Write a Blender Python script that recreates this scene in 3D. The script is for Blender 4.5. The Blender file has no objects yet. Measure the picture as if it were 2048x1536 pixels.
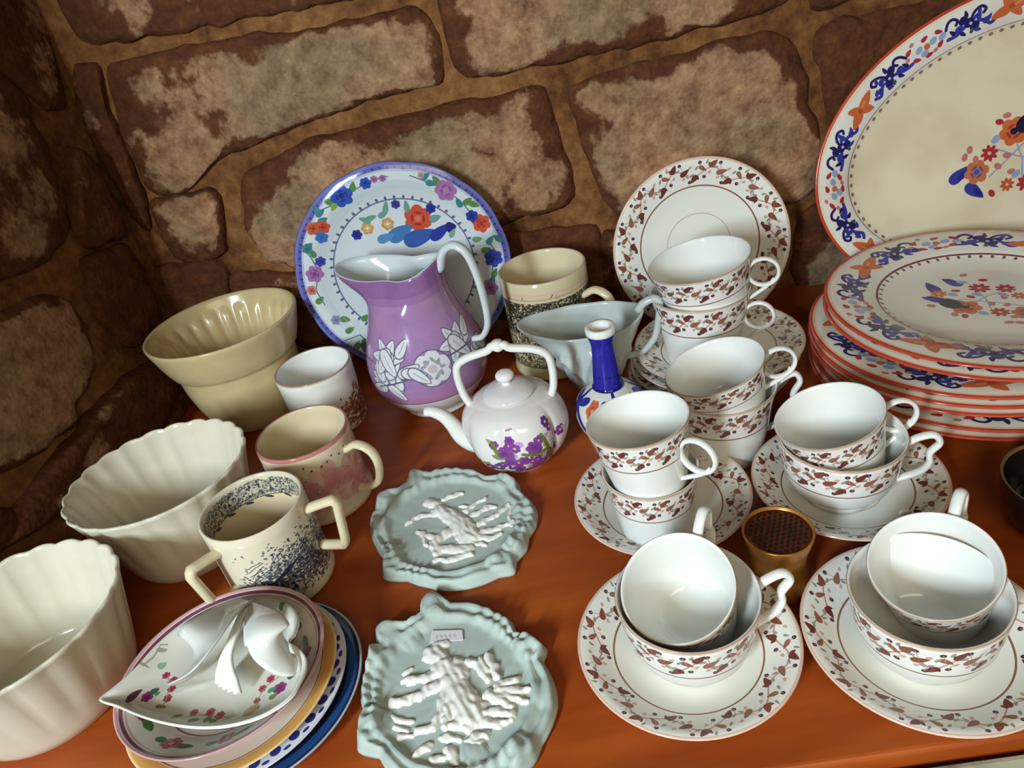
import bpy, bmesh, math, random
import numpy as np
from mathutils import Vector, Matrix, noise as mnoise

S = bpy.context.scene
COL = S.collection
PI = math.pi
rnd = random.Random(7)

# ------------------------------------------------------------------ camera, world, lights, exposure
FPX, PITCH, ROLL, CAMZ = 1437.87, math.radians(31.507), math.radians(-12.807), 0.43034
_F = Vector((0, math.cos(PITCH), -math.sin(PITCH)))
_R0 = Vector((1, 0, 0)); _U0 = _R0.cross(_F)
_R = math.cos(ROLL) * _R0 + math.sin(ROLL) * _U0
_U = -math.sin(ROLL) * _R0 + math.cos(ROLL) * _U0
CAM = Vector((0, 0, CAMZ))
cd = bpy.data.cameras.new('camera'); cam = bpy.data.objects.new('camera', cd); COL.objects.link(cam)
cam.matrix_world = Matrix(((_R.x, _U.x, -_F.x, 0), (_R.y, _U.y, -_F.y, 0), (_R.z, _U.z, -_F.z, CAMZ), (0, 0, 0, 1)))
cd.sensor_fit = 'HORIZONTAL'; cd.sensor_width = 36.0; cd.lens = FPX / 2048 * 36.0
cd.clip_start = 0.01
S.camera = cam

wd = bpy.data.worlds.new('world'); S.world = wd; wd.use_nodes = True
wd.node_tree.nodes['Background'].inputs[0].default_value = (1.0, 0.86, 0.68, 1)
wd.node_tree.nodes['Background'].inputs[1].default_value = 0.03

def area(name, loc, target, sx, sy, power, col):
    l = bpy.data.lights.new(name, 'AREA'); l.shape = 'RECTANGLE'; l.size = sx; l.size_y = sy
    l.energy = power; l.color = col
    o = bpy.data.objects.new(name, l); COL.objects.link(o); o.location = loc
    d = Vector(target) - Vector(loc)
    o.rotation_euler = d.to_track_quat('-Z', 'Y').to_euler()
    return o
area('window_light', (-0.77, -0.72, 0.70), (0.16, 0.40, 0.0), 0.15, 0.40, 27.0, (0.76, 0.91, 1.0))
area('room_light', (0.10, -0.62, 0.74), (0.15, 0.40, 0.05), 0.7, 0.4, 5.0, (1.0, 0.85, 0.60))

S.view_settings.view_transform = 'Standard'
S.view_settings.look = 'None'
S.view_settings.exposure = 0.0
S.view_settings.gamma = 1.0
S.view_settings.use_curve_mapping = False

# ------------------------------------------------------------------ helpers: rays, colours, objects
def ray(u, v):
    return (_F + _R * ((u - 1024) / FPX) - _U * ((v - 768) / FPX))

def at(u, v, z=0.0):
    d = ray(u, v); t = (z - CAMZ) / d.z
    return CAM + d * t

def on_plane(u, v, p, n):
    d = ray(u, v); t = (p - CAM).dot(n) / d.dot(n)
    return CAM + d * t

def lin(c):
    return tuple((x / 255 / 12.92) if x / 255 <= 0.04045 else ((x / 255 + 0.055) / 1.055) ** 2.4 for x in c)

def mesh_obj(name, verts, faces, mats, parent=None, uvs=None, midx=None, smooth=True):
    me = bpy.data.meshes.new(name)
    me.from_pydata([tuple(v) for v in verts], [], faces)
    for m in (mats if isinstance(mats, (list, tuple)) else [mats]):
        me.materials.append(m)
    if midx is not None:
        me.polygons.foreach_set('material_index', midx)
    if smooth:
        me.polygons.foreach_set('use_smooth', [True] * len(me.polygons))
    if uvs is not None:
        l = me.uv_layers.new(name='UVMap')
        l.data.foreach_set('uv', [c for f in uvs for uv in f for c in uv])
    me.update()
    o = bpy.data.objects.new(name, me); COL.objects.link(o)
    if parent: o.parent = parent
    return o

def tag(o, label, cat, group=None, kind=None):
    o['label'] = label; o['category'] = cat
    if group: o['group'] = group
    if kind: o['kind'] = kind
    return o

def thing(name, label, cat, mat=None, group=None):
    o = bpy.data.objects.new(name, None); COL.objects.link(o)
    o.empty_display_size = 0.02
    if mat is not None: o.matrix_world = mat
    return tag(o, label, cat, group)

def place(x, y, z=0.0, az=0.0, n=(0, 0, 1)):
    n = Vector(n).normalized()
    q = Vector((0, 0, 1)).rotation_difference(n)
    return Matrix.Translation((x, y, z)) @ q.to_matrix().to_4x4() @ Matrix.Rotation(az, 4, 'Z')

def lean_frame(c, lean, yaw, roll=0.0):
    e1 = Vector((math.cos(yaw), math.sin(yaw), 0)); bk = Vector((-math.sin(yaw), math.cos(yaw), 0))
    e2 = bk * math.cos(lean) + Vector((0, 0, 1)) * math.sin(lean)
    a = e1 * math.cos(roll) + e2 * math.sin(roll); b = -e1 * math.sin(roll) + e2 * math.cos(roll)
    n = e1.cross(e2)
    return Matrix(((a.x, b.x, n.x, c[0]), (a.y, b.y, n.y, c[1]), (a.z, b.z, n.z, c[2]), (0, 0, 0, 1)))

def spline(pts, k=6, closed=False):
    P = [Vector(p) for p in pts]; n = len(P); out = []
    rng = range(n if closed else n - 1)
    for i in rng:
        p0 = P[(i - 1) % n] if closed or i > 0 else P[i] * 2 - P[i + 1]
        p1 = P[i]; p2 = P[(i + 1) % n]
        p3 = P[(i + 2) % n] if closed or i + 2 < n else P[i + 1] * 2 - P[i]
        for j in range(k):
            t = j / k
            out.append(0.5 * ((2 * p1) + (p2 - p0) * t + (2 * p0 - 5 * p1 + 4 * p2 - p3) * t * t + (3 * p1 - p0 - 3 * p2 + p3) * t ** 3))
    if not closed: out.append(P[-1])
    return out

def lathe(name, prof, mats, parent=None, n=72, deform=None, planar=None, vz=None, vis_off=0.0):
    """prof: (r, z, material index of the band that follows); UV is planar (radius given) or angle / height."""
    verts, rows = [], []
    for i, p in enumerate(prof):
        r, z = p[0], p[1]
        if r < 1e-6:
            c = Vector((0, 0, z))
            if deform: c = Vector(deform(0, z, 0, i))
            verts.append(c); rows.append([len(verts) - 1]); continue
        row = []
        for k in range(n):
            a = 2 * PI * k / n
            c = deform(r, z, a, i) if deform else (r * math.cos(a), r * math.sin(a), z)
            verts.append(Vector(c)); row.append(len(verts) - 1)
        rows.append(row)
    zmin = min(p[1] for p in prof); zmax = max(p[1] for p in prof)
    if vz: zmin, zmax = vz
    faces, uvs, mi = [], [], []
    def uv(i, k):
        r, z = prof[i][0], prof[i][1]
        if planar:
            a = 2 * PI * k / n
            return (0.5 + r * math.cos(a) / (2 * planar), 0.5 + r * math.sin(a) / (2 * planar))
        return (k / n, (z - zmin) / (zmax - zmin))
    for i in range(len(prof) - 1):
        A, B = rows[i], rows[i + 1]
        m = prof[i][2] if len(prof[i]) > 2 else 0
        for k in range(n):
            k2 = (k + 1) % n
            if len(A) == 1 and len(B) == 1: continue
            if len(A) == 1:
                faces.append((A[0], B[k2], B[k])); uvs.append((uv(i, k), uv(i + 1, k + 1), uv(i + 1, k)))
            elif len(B) == 1:
                faces.append((A[k], A[k2], B[0])); uvs.append((uv(i, k), uv(i, k + 1), uv(i + 1, k)))
            else:
                faces.append((A[k], A[k2], B[k2], B[k])); uvs.append((uv(i, k), uv(i, k + 1), uv(i + 1, k + 1), uv(i + 1, k)))
            mi.append(m)
    return mesh_obj(name, verts, faces, mats, parent, uvs, mi)

def sp2(pts, k=5, m=0):
    return [(max(p.x, 0.0), p.y, m) for p in spline([(a, b, 0) for a, b in pts], k)]

def tube(name, path, rad, mat, parent=None, n=10, flat=1.0, closed=False, up=None, caps=True):
    """swept tube; rad a number or a list; flat squeezes the section along the frame's second axis."""
    P = [Vector(p) for p in path]; m = len(P)
    verts, faces = [], []
    N = None
    for i, p in enumerate(P):
        a = P[(i - 1) % m] if closed or i > 0 else p
        b = P[(i + 1) % m] if closed or i < m - 1 else p
        t = (b - a).normalized()
        if up is not None:
            s = Vector(up) - t * Vector(up).dot(t); s.normalize()
        else:
            if N is None:
                N = t.orthogonal().normalized()
            s = (N - t * N.dot(t)).normalized()
            N = s
        w = t.cross(s)
        r = rad[i] if isinstance(rad, (list, tuple)) else rad
        for k in range(n):
            q = 2 * PI * k / n
            verts.append(p + s * (r * math.cos(q)) + w * (r * flat * math.sin(q)))
    rng = m if closed else m - 1
    for i in range(rng):
        for k in range(n):
            j = (i + 1) % m; k2 = (k + 1) % n
            faces.append((i * n + k, i * n + k2, j * n + k2, j * n + k))
    if caps and not closed:
        faces.append(tuple(reversed(range(n)))); faces.append(tuple((m - 1) * n + k for k in range(n)))
    return mesh_obj(name, verts, faces, mat, parent)

# ------------------------------------------------------------------ painted decoration: a small rasteriser
class Canvas:
    def __init__(s, w, h, X, Y, bg, wrap=False):
        s.a = np.empty((h, w, 3), np.float32); s.a[:] = np.array(bg, np.float32) / 255
        s.w, s.h, s.X, s.Y, s.wrap = w, h, X, Y, wrap
        s.px, s.py = w / X, h / Y
    def _win(s, x0, x1, y0, y1):
        i0 = max(0, int(x0 * s.px) - 2); i1 = min(s.w, int(x1 * s.px) + 3)
        j0 = max(0, int(y0 * s.py) - 2); j1 = min(s.h, int(y1 * s.py) + 3)
        if i1 <= i0 or j1 <= j0: return None
        xs = (np.arange(i0, i1) + .5) / s.px; ys = (np.arange(j0, j1) + .5) / s.py
        return i0, i1, j0, j1, xs[None, :], ys[:, None]
    def _put(s, W, al, col):
        i0, i1, j0, j1 = W[:4]
        v = s.a[j0:j1, i0:i1]; al = np.clip(al, 0, 1)[..., None]
        v += al * (np.array(col, np.float32) / 255 - v)
    def _rep(s, x, r):
        if not s.wrap: return [x]
        out = [x]
        if x - r < 0: out.append(x + s.X)
        if x + r > s.X: out.append(x - s.X)
        return out
    def ell(s, cx, cy, a, b, ang, col, al=1.0, drop=0.0):
        """ellipse; drop makes a pointed leaf (narrow towards +a)."""
        R = max(a, b)
        for x in s._rep(cx % s.X if s.wrap else cx, R):
            W = s._win(x - R, x + R, cy - R, cy + R)
            if W is None: continue
            dx = W[4] - x; dy = W[5] - cy; c, q = math.cos(ang), math.sin(ang)
            u = (dx * c + dy * q) / a; v = (-dx * q + dy * c) / b
            if drop: v = v / np.clip(1 - drop * u, .15, 2)
            d = np.sqrt(u * u + v * v)
            s._put(W, al * np.clip((1 - d) * min(a, b) * min(s.px, s.py) + .5, 0, 1), col)
    def line(s, pts, w, col, al=1.0):
        for (x0, y0), (x1, y1) in zip(pts[:-1], pts[1:]):
            L = math.hypot(x1 - x0, y1 - y0)
            if L < 1e-9: continue
            for off in ([0] if not s.wrap else [0, s.X, -s.X]):
                X0, X1 = x0 + off, x1 + off
                if s.wrap and (max(X0, X1) < -w or min(X0, X1) > s.X + w): continue
                W = s._win(min(X0, X1) - w, max(X0, X1) + w, min(y0, y1) - w, max(y0, y1) + w)
                if W is None: continue
                dx = W[4] - X0; dy = W[5] - y0
                t = np.clip((dx * (X1 - X0) + dy * (y1 - y0)) / (L * L), 0, 1)
                d = np.sqrt((dx - t * (X1 - X0)) ** 2 + (dy - t * (y1 - y0)) ** 2)
                s._put(W, al * np.clip((w / 2 - d) * min(s.px, s.py) + .5, 0, 1), col)
    def ring(s, cx, cy, r, w, col, al=1.0, asp=1.0):
        for x in s._rep(cx % s.X if s.wrap else cx, r + w):
            W = s._win(x - r - w, x + r + w, cy - (r + w) / asp - w, cy + (r + w) / asp + w)
            if W is None: continue
            d = np.sqrt((W[4] - x) ** 2 + ((W[5] - cy) * asp) ** 2)
            s._put(W, al * np.clip((w / 2 - np.abs(d - r)) * min(s.px, s.py) + .5, 0, 1), col)
    def disc(s, cx, cy, r, col, al=1.0, outside=False):
        W = (0, s.w, 0, s.h, ((np.arange(s.w) + .5) / s.px)[None, :], ((np.arange(s.h) + .5) / s.py)[:, None])
        d = np.sqrt((W[4] - cx) ** 2 + (W[5] - cy) ** 2)
        q = np.clip((r - d) * s.px + .5, 0, 1)
        s._put(W, al * ((1 - q) if outside else q), col)
    def band(s, y0, y1, col, al=1.0):
        ys = (np.arange(s.h) + .5) / s.py
        q = np.clip(np.minimum(ys - y0, y1 - ys) * s.py + .5, 0, 1)[:, None] * np.ones((1, s.w))
        s._put((0, s.w, 0, s.h), al * q, col)
    # composite marks ------------------------------------------------
    def rose(s, x, y, r, col, dark, mid=None, rot=0.0):
        for k in range(6):
            a = rot + k * PI / 3
            s.ell(x + r * .5 * math.cos(a), y + r * .5 * math.sin(a), r * .55, r * .45, a, col)
        for k in range(4):
            a = rot + .4 + k * PI / 2
            s.ell(x + r * .42 * math.cos(a), y + r * .42 * math.sin(a), r * .28, r * .10, a + PI / 2, dark, .8)
        s.ell(x, y, r * .25, r * .25, 0, mid or dark)
    def star(s, x, y, r, n, col, mid, rot=0.0):
        for k in range(n):
            a = rot + k * 2 * PI / n
            s.ell(x + r * .55 * math.cos(a), y + r * .55 * math.sin(a), r * .5, r * .24, a, col)
        s.ell(x, y, r * .22, r * .22, 0, mid)
    def image(s, name):
        img = bpy.data.images.new(name, s.w, s.h, alpha=False)
        rgba = np.ones((s.h, s.w, 4), np.float32); rgba[..., :3] = np.clip(s.a, 0, 1)
        img.pixels.foreach_set(rgba.ravel()); img.update()
        return img

def polar(cx, cy, R0, R1, asp=1.0, rot=0.0):
    """frame: s = arc length along the mid circle, t in 0..1 from inside to outside."""
    Rm = (R0 + R1) / 2
    def f(s_, t):
        a = rot - s_ / Rm; r = R0 + (R1 - R0) * t
        return cx + r * math.cos(a), cy + r * math.sin(a) / asp, a - PI / 2
    return f, 2 * PI * Rm, R1 - R0
def strip(y0, y1, X):
    def f(s_, t): return s_, y0 + (y1 - y0) * t, 0.0
    return f, X, y1 - y0

WINE, PLUM, STEM, SAGE, TAN = (112, 54, 48), (76, 52, 68), (192, 138, 126), (142, 148, 132), (150, 98, 84)
def vine(cv, fr, n, sc=1.0):
    """the tea set's border: an undulating stem with wine-brown leaves, plum berries and sage sprigs."""
    f, L, H = fr; lu = L / n
    pts = [f(i * L / (n * 16), .5 + .20 * math.sin(2 * PI * i / 16))[:2] for i in range(n * 16 + 1)]
    cv.line(pts, H * .045, STEM)
    def leaf(s0, t, ang, a, b, col, drop=.5):
        x, y, g = f(s0, t); cv.ell(x, y, a * H * sc, b * H * sc, g + ang, col, 1.0, drop)
    for k in range(n):
        o = k * lu
        col = WINE if k % 2 else (136, 76, 58)
        leaf(o + .24 * lu, .84, .9, .15, .08, col); leaf(o + .15 * lu, .80, 2.2, .08, .05, col)
        leaf(o + .74 * lu, .20, -2.3, .15, .08, WINE); leaf(o + .84 * lu, .24, -1.0, .08, .05, WINE)
        leaf(o + .50 * lu, .55, .5, .17, .075, TAN if k % 3 else col)
        leaf(o + .98 * lu, .62, -.6, .14, .06, (146, 92, 70))
        for s0, t in ((.40, .90), (.60, .10), (.04, .28), (.90, .88)):
            x, y, g = f(o + s0 * lu, t); cv.ell(x, y, .055 * H * sc, .055 * H * sc, 0, PLUM)
            x2, y2, _ = f(o + (s0 + .06) * lu, .5 + (t - .5) * .3); cv.line([(x, y), (x2, y2)], H * .022, STEM)
        for s0, t, g0 in ((.32, .70, .4), (.68, .36, -2.6), (.08, .92, 1.2), (.55, .34, -.9), (.82, .66, .9)):
            leaf(o + s0 * lu, t, g0, .075, .032, SAGE, .3)
        for s0, t in ((.18, .48), (.44, .30), (.66, .72)):
            leaf(o + s0 * lu, t, .7, .06, .04, (206, 166, 150), .3)

NAVY, COBALT, ORANGE, IRED, PALEB, PINKB = (42, 36, 92), (58, 62, 150), (206, 106, 62), (176, 52, 62), (150, 168, 206), (196, 120, 116)
def imari(cv, fr, n, off=0.0):
    """border of dinner service: navy scrolls, orange lilies, small red and pale blue sprigs."""
    f, L, H = fr; lu = L / n
    def E(s0, t, a, b, g0, col, drop=0.0, al=1):
        x, y, g = f(s0, t); cv.ell(x, y, a * H, b * H, g + g0, col, al, drop)
    def Ln(q, w, col): cv.line([f(p.x, p.y)[:2] for p in spline([(a, b, 0) for a, b in q], 5)], w * H, col)
    def scroll(o, fl):
        q = [(o + fl * H * x, t) for x, t in ((-.75, .62), (-.62, .80), (-.45, .84), (-.34, .72), (-.42, .62))]; Ln(q, .09, NAVY)
        q = [(o + fl * H * x, t) for x, t in ((-.80, .30), (-.5, .30), (-.2, .42), (.1, .5), (.4, .40), (.62, .22), (.80, .30))]; Ln(q, .11, COBALT)
        q = [(o + fl * H * x, t) for x, t in ((.05, .55), (.2, .75), (.42, .84), (.55, .72), (.46, .62))]; Ln(q, .09, NAVY)
        for x, t, a in ((-.18, .64, .16), (.12, .34, .17), (-.02, .50, .17), (.26, .56, .14), (-.38, .42, .15), (.5, .36, .12), (-.55, .34, .10)):
            E(o + fl * H * x, t, a, a * .8, .5, NAVY if a > .15 else COBALT)
        for x, t, g in ((-.6, .44, 2.2), (.62, .42, .8), (.36, .72, 1.2), (-.3, .24, -.8), (.2, .18, -.4), (-.05, .80, 1.6)): E(o + fl * H * x, t, .12, .06, g, COBALT if x > 0 else NAVY, .4)
        E(o + fl * H * .02, .46, .05, .05, 0, (190, 196, 220)); E(o + fl * H * .2, .5, .04, .04, 0, (170, 176, 210)); E(o, .22, .09, .06, .9, (64, 92, 86), .4)
    def lily(o):
        for x, t, g0, a in ((-.34, .40, 3.4, .34), (.34, .58, .35, .36), (-.12, .66, 2.2, .24), (.14, .36, -.9, .26)):
            E(o + H * x, t, a, .15, g0, ORANGE, .35)
        E(o, .5, .10, .08, 0, (182, 84, 44)); E(o + .2 * H, .55, .14, .04, .35, (226, 140, 96))
    def sprig(o):
        for x, t, g0 in ((-.5, .7, .5), (-.42, .3, -.5), (.1, .78, .3), (.46, .34, .6), (.0, .22, 0), (.55, .72, -.5)):
            E(o + H * x, t, .13, .07, g0, IRED, .3)
        for x, t in ((-.2, .55), (.3, .56), (-.1, .35), (.6, .52)): E(o + H * x, t, .14, .10, .4, PALEB)
        for x, t in ((-.66, .5), (.05, .55), (.24, .24), (-.3, .86)): E(o + H * x, t, .09, .06, .3, PINKB)
        E(o + .06 * H, .5, .10, .09, 0, ORANGE)
    for k in range(n):
        o = off + k * lu
        scroll(o + .16 * lu, 1); lily(o + .40 * lu); scroll(o + .64 * lu, -1); sprig(o + .89 * lu)

def imari_spray(cv, P, s=1.0):
    """the flower spray in the middle; P maps local metres to canvas."""
    def E(x, y, a, b, g, col, drop=0, al=1):
        X, Y = P(x, y); cv.ell(X, Y, a * s, b * s, g, col, al, drop)
    stems = [[(-.030, -.012), (-.010, .0), (.012, .014), (.02, .03)], [(.0, -.03), (.004, -.005), (.0, .02)], [(-.02, .015), (.0, .0), (.024, -.012), (.04, -.016)]]
    for q in stems: cv.line([P(*p) for p in q], .0014 * s, (150, 160, 200))
    for x, y, g in ((-.058, .0, .5), (-.046, -.022, -.9), (.046, -.006, .4), (.03, .034, .8), (.05, .016, 0)):
        E(x, y, .012, .0055, g, COBALT, .5); E(x + .003, y - .002, .006, .003, g, (44, 44, 128))
    X, Y = P(-.041, -.003); cv.rose(X, Y, .012 * s, (196, 112, 74), (70, 74, 150), (74, 84, 170))
    X, Y = P(.0, .026); cv.rose(X, Y, .014 * s, ORANGE, (150, 52, 40), (40, 36, 66))
    E(.014, .030, .012, .009, .3, (38, 34, 62))
    for x, y, r, c in ((-.026, .012, .0085, IRED), (.02, -.014, .010, (170, 56, 78)), (.004, -.03, .009, IRED), (.036, .022, .008, ORANGE), (-.014, -.026, .007, (196, 90, 60))):
        X, Y = P(x, y); cv.star(X, Y, r * s, 8, c, (214, 190, 150))
    for x, y in ((-.05, .016), (-.044, .022), (-.04, .010), (-.012, .04), (-.004, .044), (.022, .046), (-.03, -.03), (.05, -.026), (.03, -.03), (-.02, -.004), (-.010, .004), (.012, .006), (.03, .006), (-.008, -.014)):
        E(x, y, .0042, .0030, x * 40, PINKB if (x * 1000) % 3 else IRED)
    for x, y in ((-.018, .024), (.012, -.002), (.026, .014), (-.004, -.018), (.04, -.012)):
        E(x, y, .005, .0035, .6, PALEB)

# ------------------------------------------------------------------ materials
def mat_new(name):
    m = bpy.data.materials.new(name); m.use_nodes = True
    nt = m.node_tree; b = nt.nodes['Principled BSDF']
    return m, nt, b
def nd(nt, t, **kw):
    n = nt.nodes.new(t)
    for k, v in kw.items():
        if k.startswith('i_'): n.inputs[k[2:].replace('_', ' ')].default_value = v
        else: setattr(n, k, v)
    return n
def ramp(nt, stops):
    r = nt.nodes.new('ShaderNodeValToRGB'); e = r.color_ramp.elements
    while len(e) < len(stops): e.new(0.5)
    for i, (p, c) in enumerate(stops): e[i].position = p; e[i].color = (*c, 1)
    return r
def glaze(name, col, rough=.10, mott=.05, spec=.5, coat=.0, metal=0.0, scale=45):
    m, nt, b = mat_new(name); c = lin(col)
    tc = nd(nt, 'ShaderNodeTexCoord'); n = nd(nt, 'ShaderNodeTexNoise', i_Scale=scale, i_Detail=3.0)
    r = ramp(nt, [(.3, tuple(x * (1 - mott) for x in c)), (.7, tuple(min(1, x * (1 + mott)) for x in c))])
    nt.links.new(tc.outputs['Object'], n.inputs['Vector']); nt.links.new(n.outputs['Fac'], r.inputs['Fac'])
    nt.links.new(r.outputs['Color'], b.inputs['Base Color'])
    b.inputs['Roughness'].default_value = rough; b.inputs['Specular IOR Level'].default_value = spec
    b.inputs['Metallic'].default_value = metal
    b.inputs['Coat Weight'].default_value = coat; b.inputs['Coat Roughness'].default_value = .05
    return m
def painted(name, cv, rough=.11, stain=0.0, staincol=(196, 170, 120)):
    m, nt, b = mat_new(name)
    t = nd(nt, 'ShaderNodeTexImage'); t.image = cv.image(name); t.extension = 'REPEAT' if cv.wrap else 'EXTEND'
    src = t.outputs['Color']
    if stain:
        tc = nd(nt, 'ShaderNodeTexCoord'); n = nd(nt, 'ShaderNodeTexNoise', i_Scale=14.0, i_Detail=4.0)
        r = ramp(nt, [(.45, (0, 0, 0)), (.75, (stain,) * 3)]); mx = nd(nt, 'ShaderNodeMix', data_type='RGBA', blend_type='MULTIPLY')
        nt.links.new(tc.outputs['Object'], n.inputs['Vector']); nt.links.new(n.outputs['Fac'], r.inputs['Fac'])
        nt.links.new(r.outputs['Color'], mx.inputs['Factor']); nt.links.new(src, mx.inputs['A']); mx.inputs['B'].default_value = (*lin(staincol), 1)
        src = mx.outputs['Result']
    nt.links.new(src, b.inputs['Base Color']); b.inputs['Roughness'].default_value = rough
    return m

M_WHITE = glaze('white_glaze', (232, 232, 226), .09, .02)
M_CREAM = glaze('cream_glaze', (222, 208, 172), .12, .05)
M_YELLOW = glaze('caneware_glaze', (206, 184, 138), .20, .06)
M_MOULD = glaze('ivory_mould_glaze', (214, 206, 184), .14, .04)
M_GILT = glaze('worn_gilt_line', (176, 146, 118), .25, .15)
M_JASPER = glaze('pale_green_bisque', (176, 190, 182), .62, .05)
M_BISQUE = glaze('white_bisque', (226, 224, 216), .7, .03)
M_PALEBLUE = glaze('pale_grey_blue_glaze', (206, 214, 216), .15, .04)

def table_mat():
    m, nt, b = mat_new('orange_stained_wood')
    tc = nd(nt, 'ShaderNodeTexCoord'); mp = nd(nt, 'ShaderNodeMapping'); mp.inputs['Scale'].default_value = (2.0, 12, 12)
    mp.inputs['Rotation'].default_value = (0, 0, math.radians(4))
    n = nd(nt, 'ShaderNodeTexNoise', i_Scale=3.0, i_Detail=6.0, i_Roughness=.6)
    n2 = nd(nt, 'ShaderNodeTexNoise', i_Scale=5.0, i_Detail=2.0)
    r = ramp(nt, [(.25, lin((142, 60, 17))), (.5, lin((160, 72, 20))), (.75, lin((180, 88, 28)))])
    mx = nd(nt, 'ShaderNodeMix', data_type='RGBA', blend_type='MULTIPLY'); mx.inputs['Factor'].default_value = .25
    r2 = ramp(nt, [(.3, (.55, .45, .4)), (.7, (1, 1, 1))])
    L = nt.links.new
    L(tc.outputs['Object'], mp.inputs['Vector']); L(mp.outputs['Vector'], n.inputs['Vector']); L(tc.outputs['Object'], n2.inputs['Vector'])
    L(n.outputs['Fac'], r.inputs['Fac']); L(n2.outputs['Fac'], r2.inputs['Fac'])
    L(r.outputs['Color'], mx.inputs['A']); L(r2.outputs['Color'], mx.inputs['B']); L(mx.outputs['Result'], b.inputs['Base Color'])
    b.inputs['Roughness'].default_value = .42; b.inputs['Specular IOR Level'].default_value = .4
    bp = nd(nt, 'ShaderNodeBump', i_Strength=.06, i_Distance=.002); L(n.outputs['Fac'], bp.inputs['Height']); L(bp.outputs['Normal'], b.inputs['Normal'])
    return m
M_TABLE = table_mat()

def stone_mat():
    m, nt, b = mat_new('rubble_stone'); L = nt.links.new
    tc = nd(nt, 'ShaderNodeTexCoord'); at_ = nd(nt, 'ShaderNodeAttribute', attribute_name='core')
    tone = nd(nt, 'ShaderNodeAttribute', attribute_name='tone')
    big = nd(nt, 'ShaderNodeTexNoise', i_Scale=16.0, i_Detail=8.0, i_Roughness=.62)
    fine = nd(nt, 'ShaderNodeTexNoise', i_Scale=55.0, i_Detail=8.0, i_Roughness=.75)
    grit = nd(nt, 'ShaderNodeTexVoronoi', i_Scale=170.0)
    for n in (big, fine, grit): L(tc.outputs['Object'], n.inputs['Vector'])
    pale = ramp(nt, [(.28, lin((100, 62, 42))), (.44, lin((150, 104, 74))), (.58, lin((178, 136, 102))), (.74, lin((204, 156, 112)))])
    L(fine.outputs['Fac'], pale.inputs['Fac'])
    gry = ramp(nt, [(.3, lin((90, 70, 50))), (.6, lin((146, 122, 92))), (.75, lin((176, 152, 116)))]); L(fine.outputs['Fac'], gry.inputs['Fac'])
    patch = nd(nt, 'ShaderNodeTexNoise', i_Scale=9.0, i_Detail=3.0); L(tc.outputs['Object'], patch.inputs['Vector']); pa = nd(nt, 'ShaderNodeMapRange'); L(patch.outputs['Fac'], pa.inputs['Value']); pa.inputs['From Min'].default_value = .4; pa.inputs['From Max'].default_value = .62
    pm = nd(nt, 'ShaderNodeMath', operation='MULTIPLY_ADD', use_clamp=True); L(pa.outputs['Result'], pm.inputs[0]); pm.inputs[1].default_value = .7; L(tone.outputs['Fac'], pm.inputs[2])
    mt = nd(nt, 'ShaderNodeMix', data_type='RGBA'); L(pm.outputs[0], mt.inputs['Factor']); L(pale.outputs['Color'], mt.inputs['A']); L(gry.outputs['Color'], mt.inputs['B'])
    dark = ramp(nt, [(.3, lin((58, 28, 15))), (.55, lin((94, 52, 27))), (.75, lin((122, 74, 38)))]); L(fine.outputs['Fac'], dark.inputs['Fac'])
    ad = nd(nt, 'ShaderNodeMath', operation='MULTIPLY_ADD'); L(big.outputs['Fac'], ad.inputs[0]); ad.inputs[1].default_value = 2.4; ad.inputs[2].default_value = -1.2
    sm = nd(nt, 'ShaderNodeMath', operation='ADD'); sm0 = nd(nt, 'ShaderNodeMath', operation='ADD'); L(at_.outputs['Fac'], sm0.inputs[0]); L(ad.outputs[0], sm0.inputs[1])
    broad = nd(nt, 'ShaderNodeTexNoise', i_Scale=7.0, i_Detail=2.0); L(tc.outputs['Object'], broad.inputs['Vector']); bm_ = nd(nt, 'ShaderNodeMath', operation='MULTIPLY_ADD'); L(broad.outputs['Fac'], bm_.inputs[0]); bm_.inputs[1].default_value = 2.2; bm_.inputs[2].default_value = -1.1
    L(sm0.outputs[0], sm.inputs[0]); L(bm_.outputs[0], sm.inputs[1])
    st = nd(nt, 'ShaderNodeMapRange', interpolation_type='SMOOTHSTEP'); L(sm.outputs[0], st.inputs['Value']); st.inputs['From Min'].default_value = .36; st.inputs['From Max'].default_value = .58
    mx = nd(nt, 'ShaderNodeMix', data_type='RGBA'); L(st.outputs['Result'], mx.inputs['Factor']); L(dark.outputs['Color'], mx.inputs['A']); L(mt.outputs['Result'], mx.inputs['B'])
    L(mx.outputs['Result'], b.inputs['Base Color']); b.inputs['Roughness'].default_value = .85; b.inputs['Specular IOR Level'].default_value = .25
    add = nd(nt, 'ShaderNodeMath', operation='ADD'); L(fine.outputs['Fac'], add.inputs[0]); L(grit.outputs['Distance'], add.inputs[1])
    bp = nd(nt, 'ShaderNodeBump', i_Strength=.45, i_Distance=.003); L(add.outputs[0], bp.inputs['Height']); L(bp.outputs['Normal'], b.inputs['Normal'])
    return m
M_STONE = stone_mat()
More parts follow.
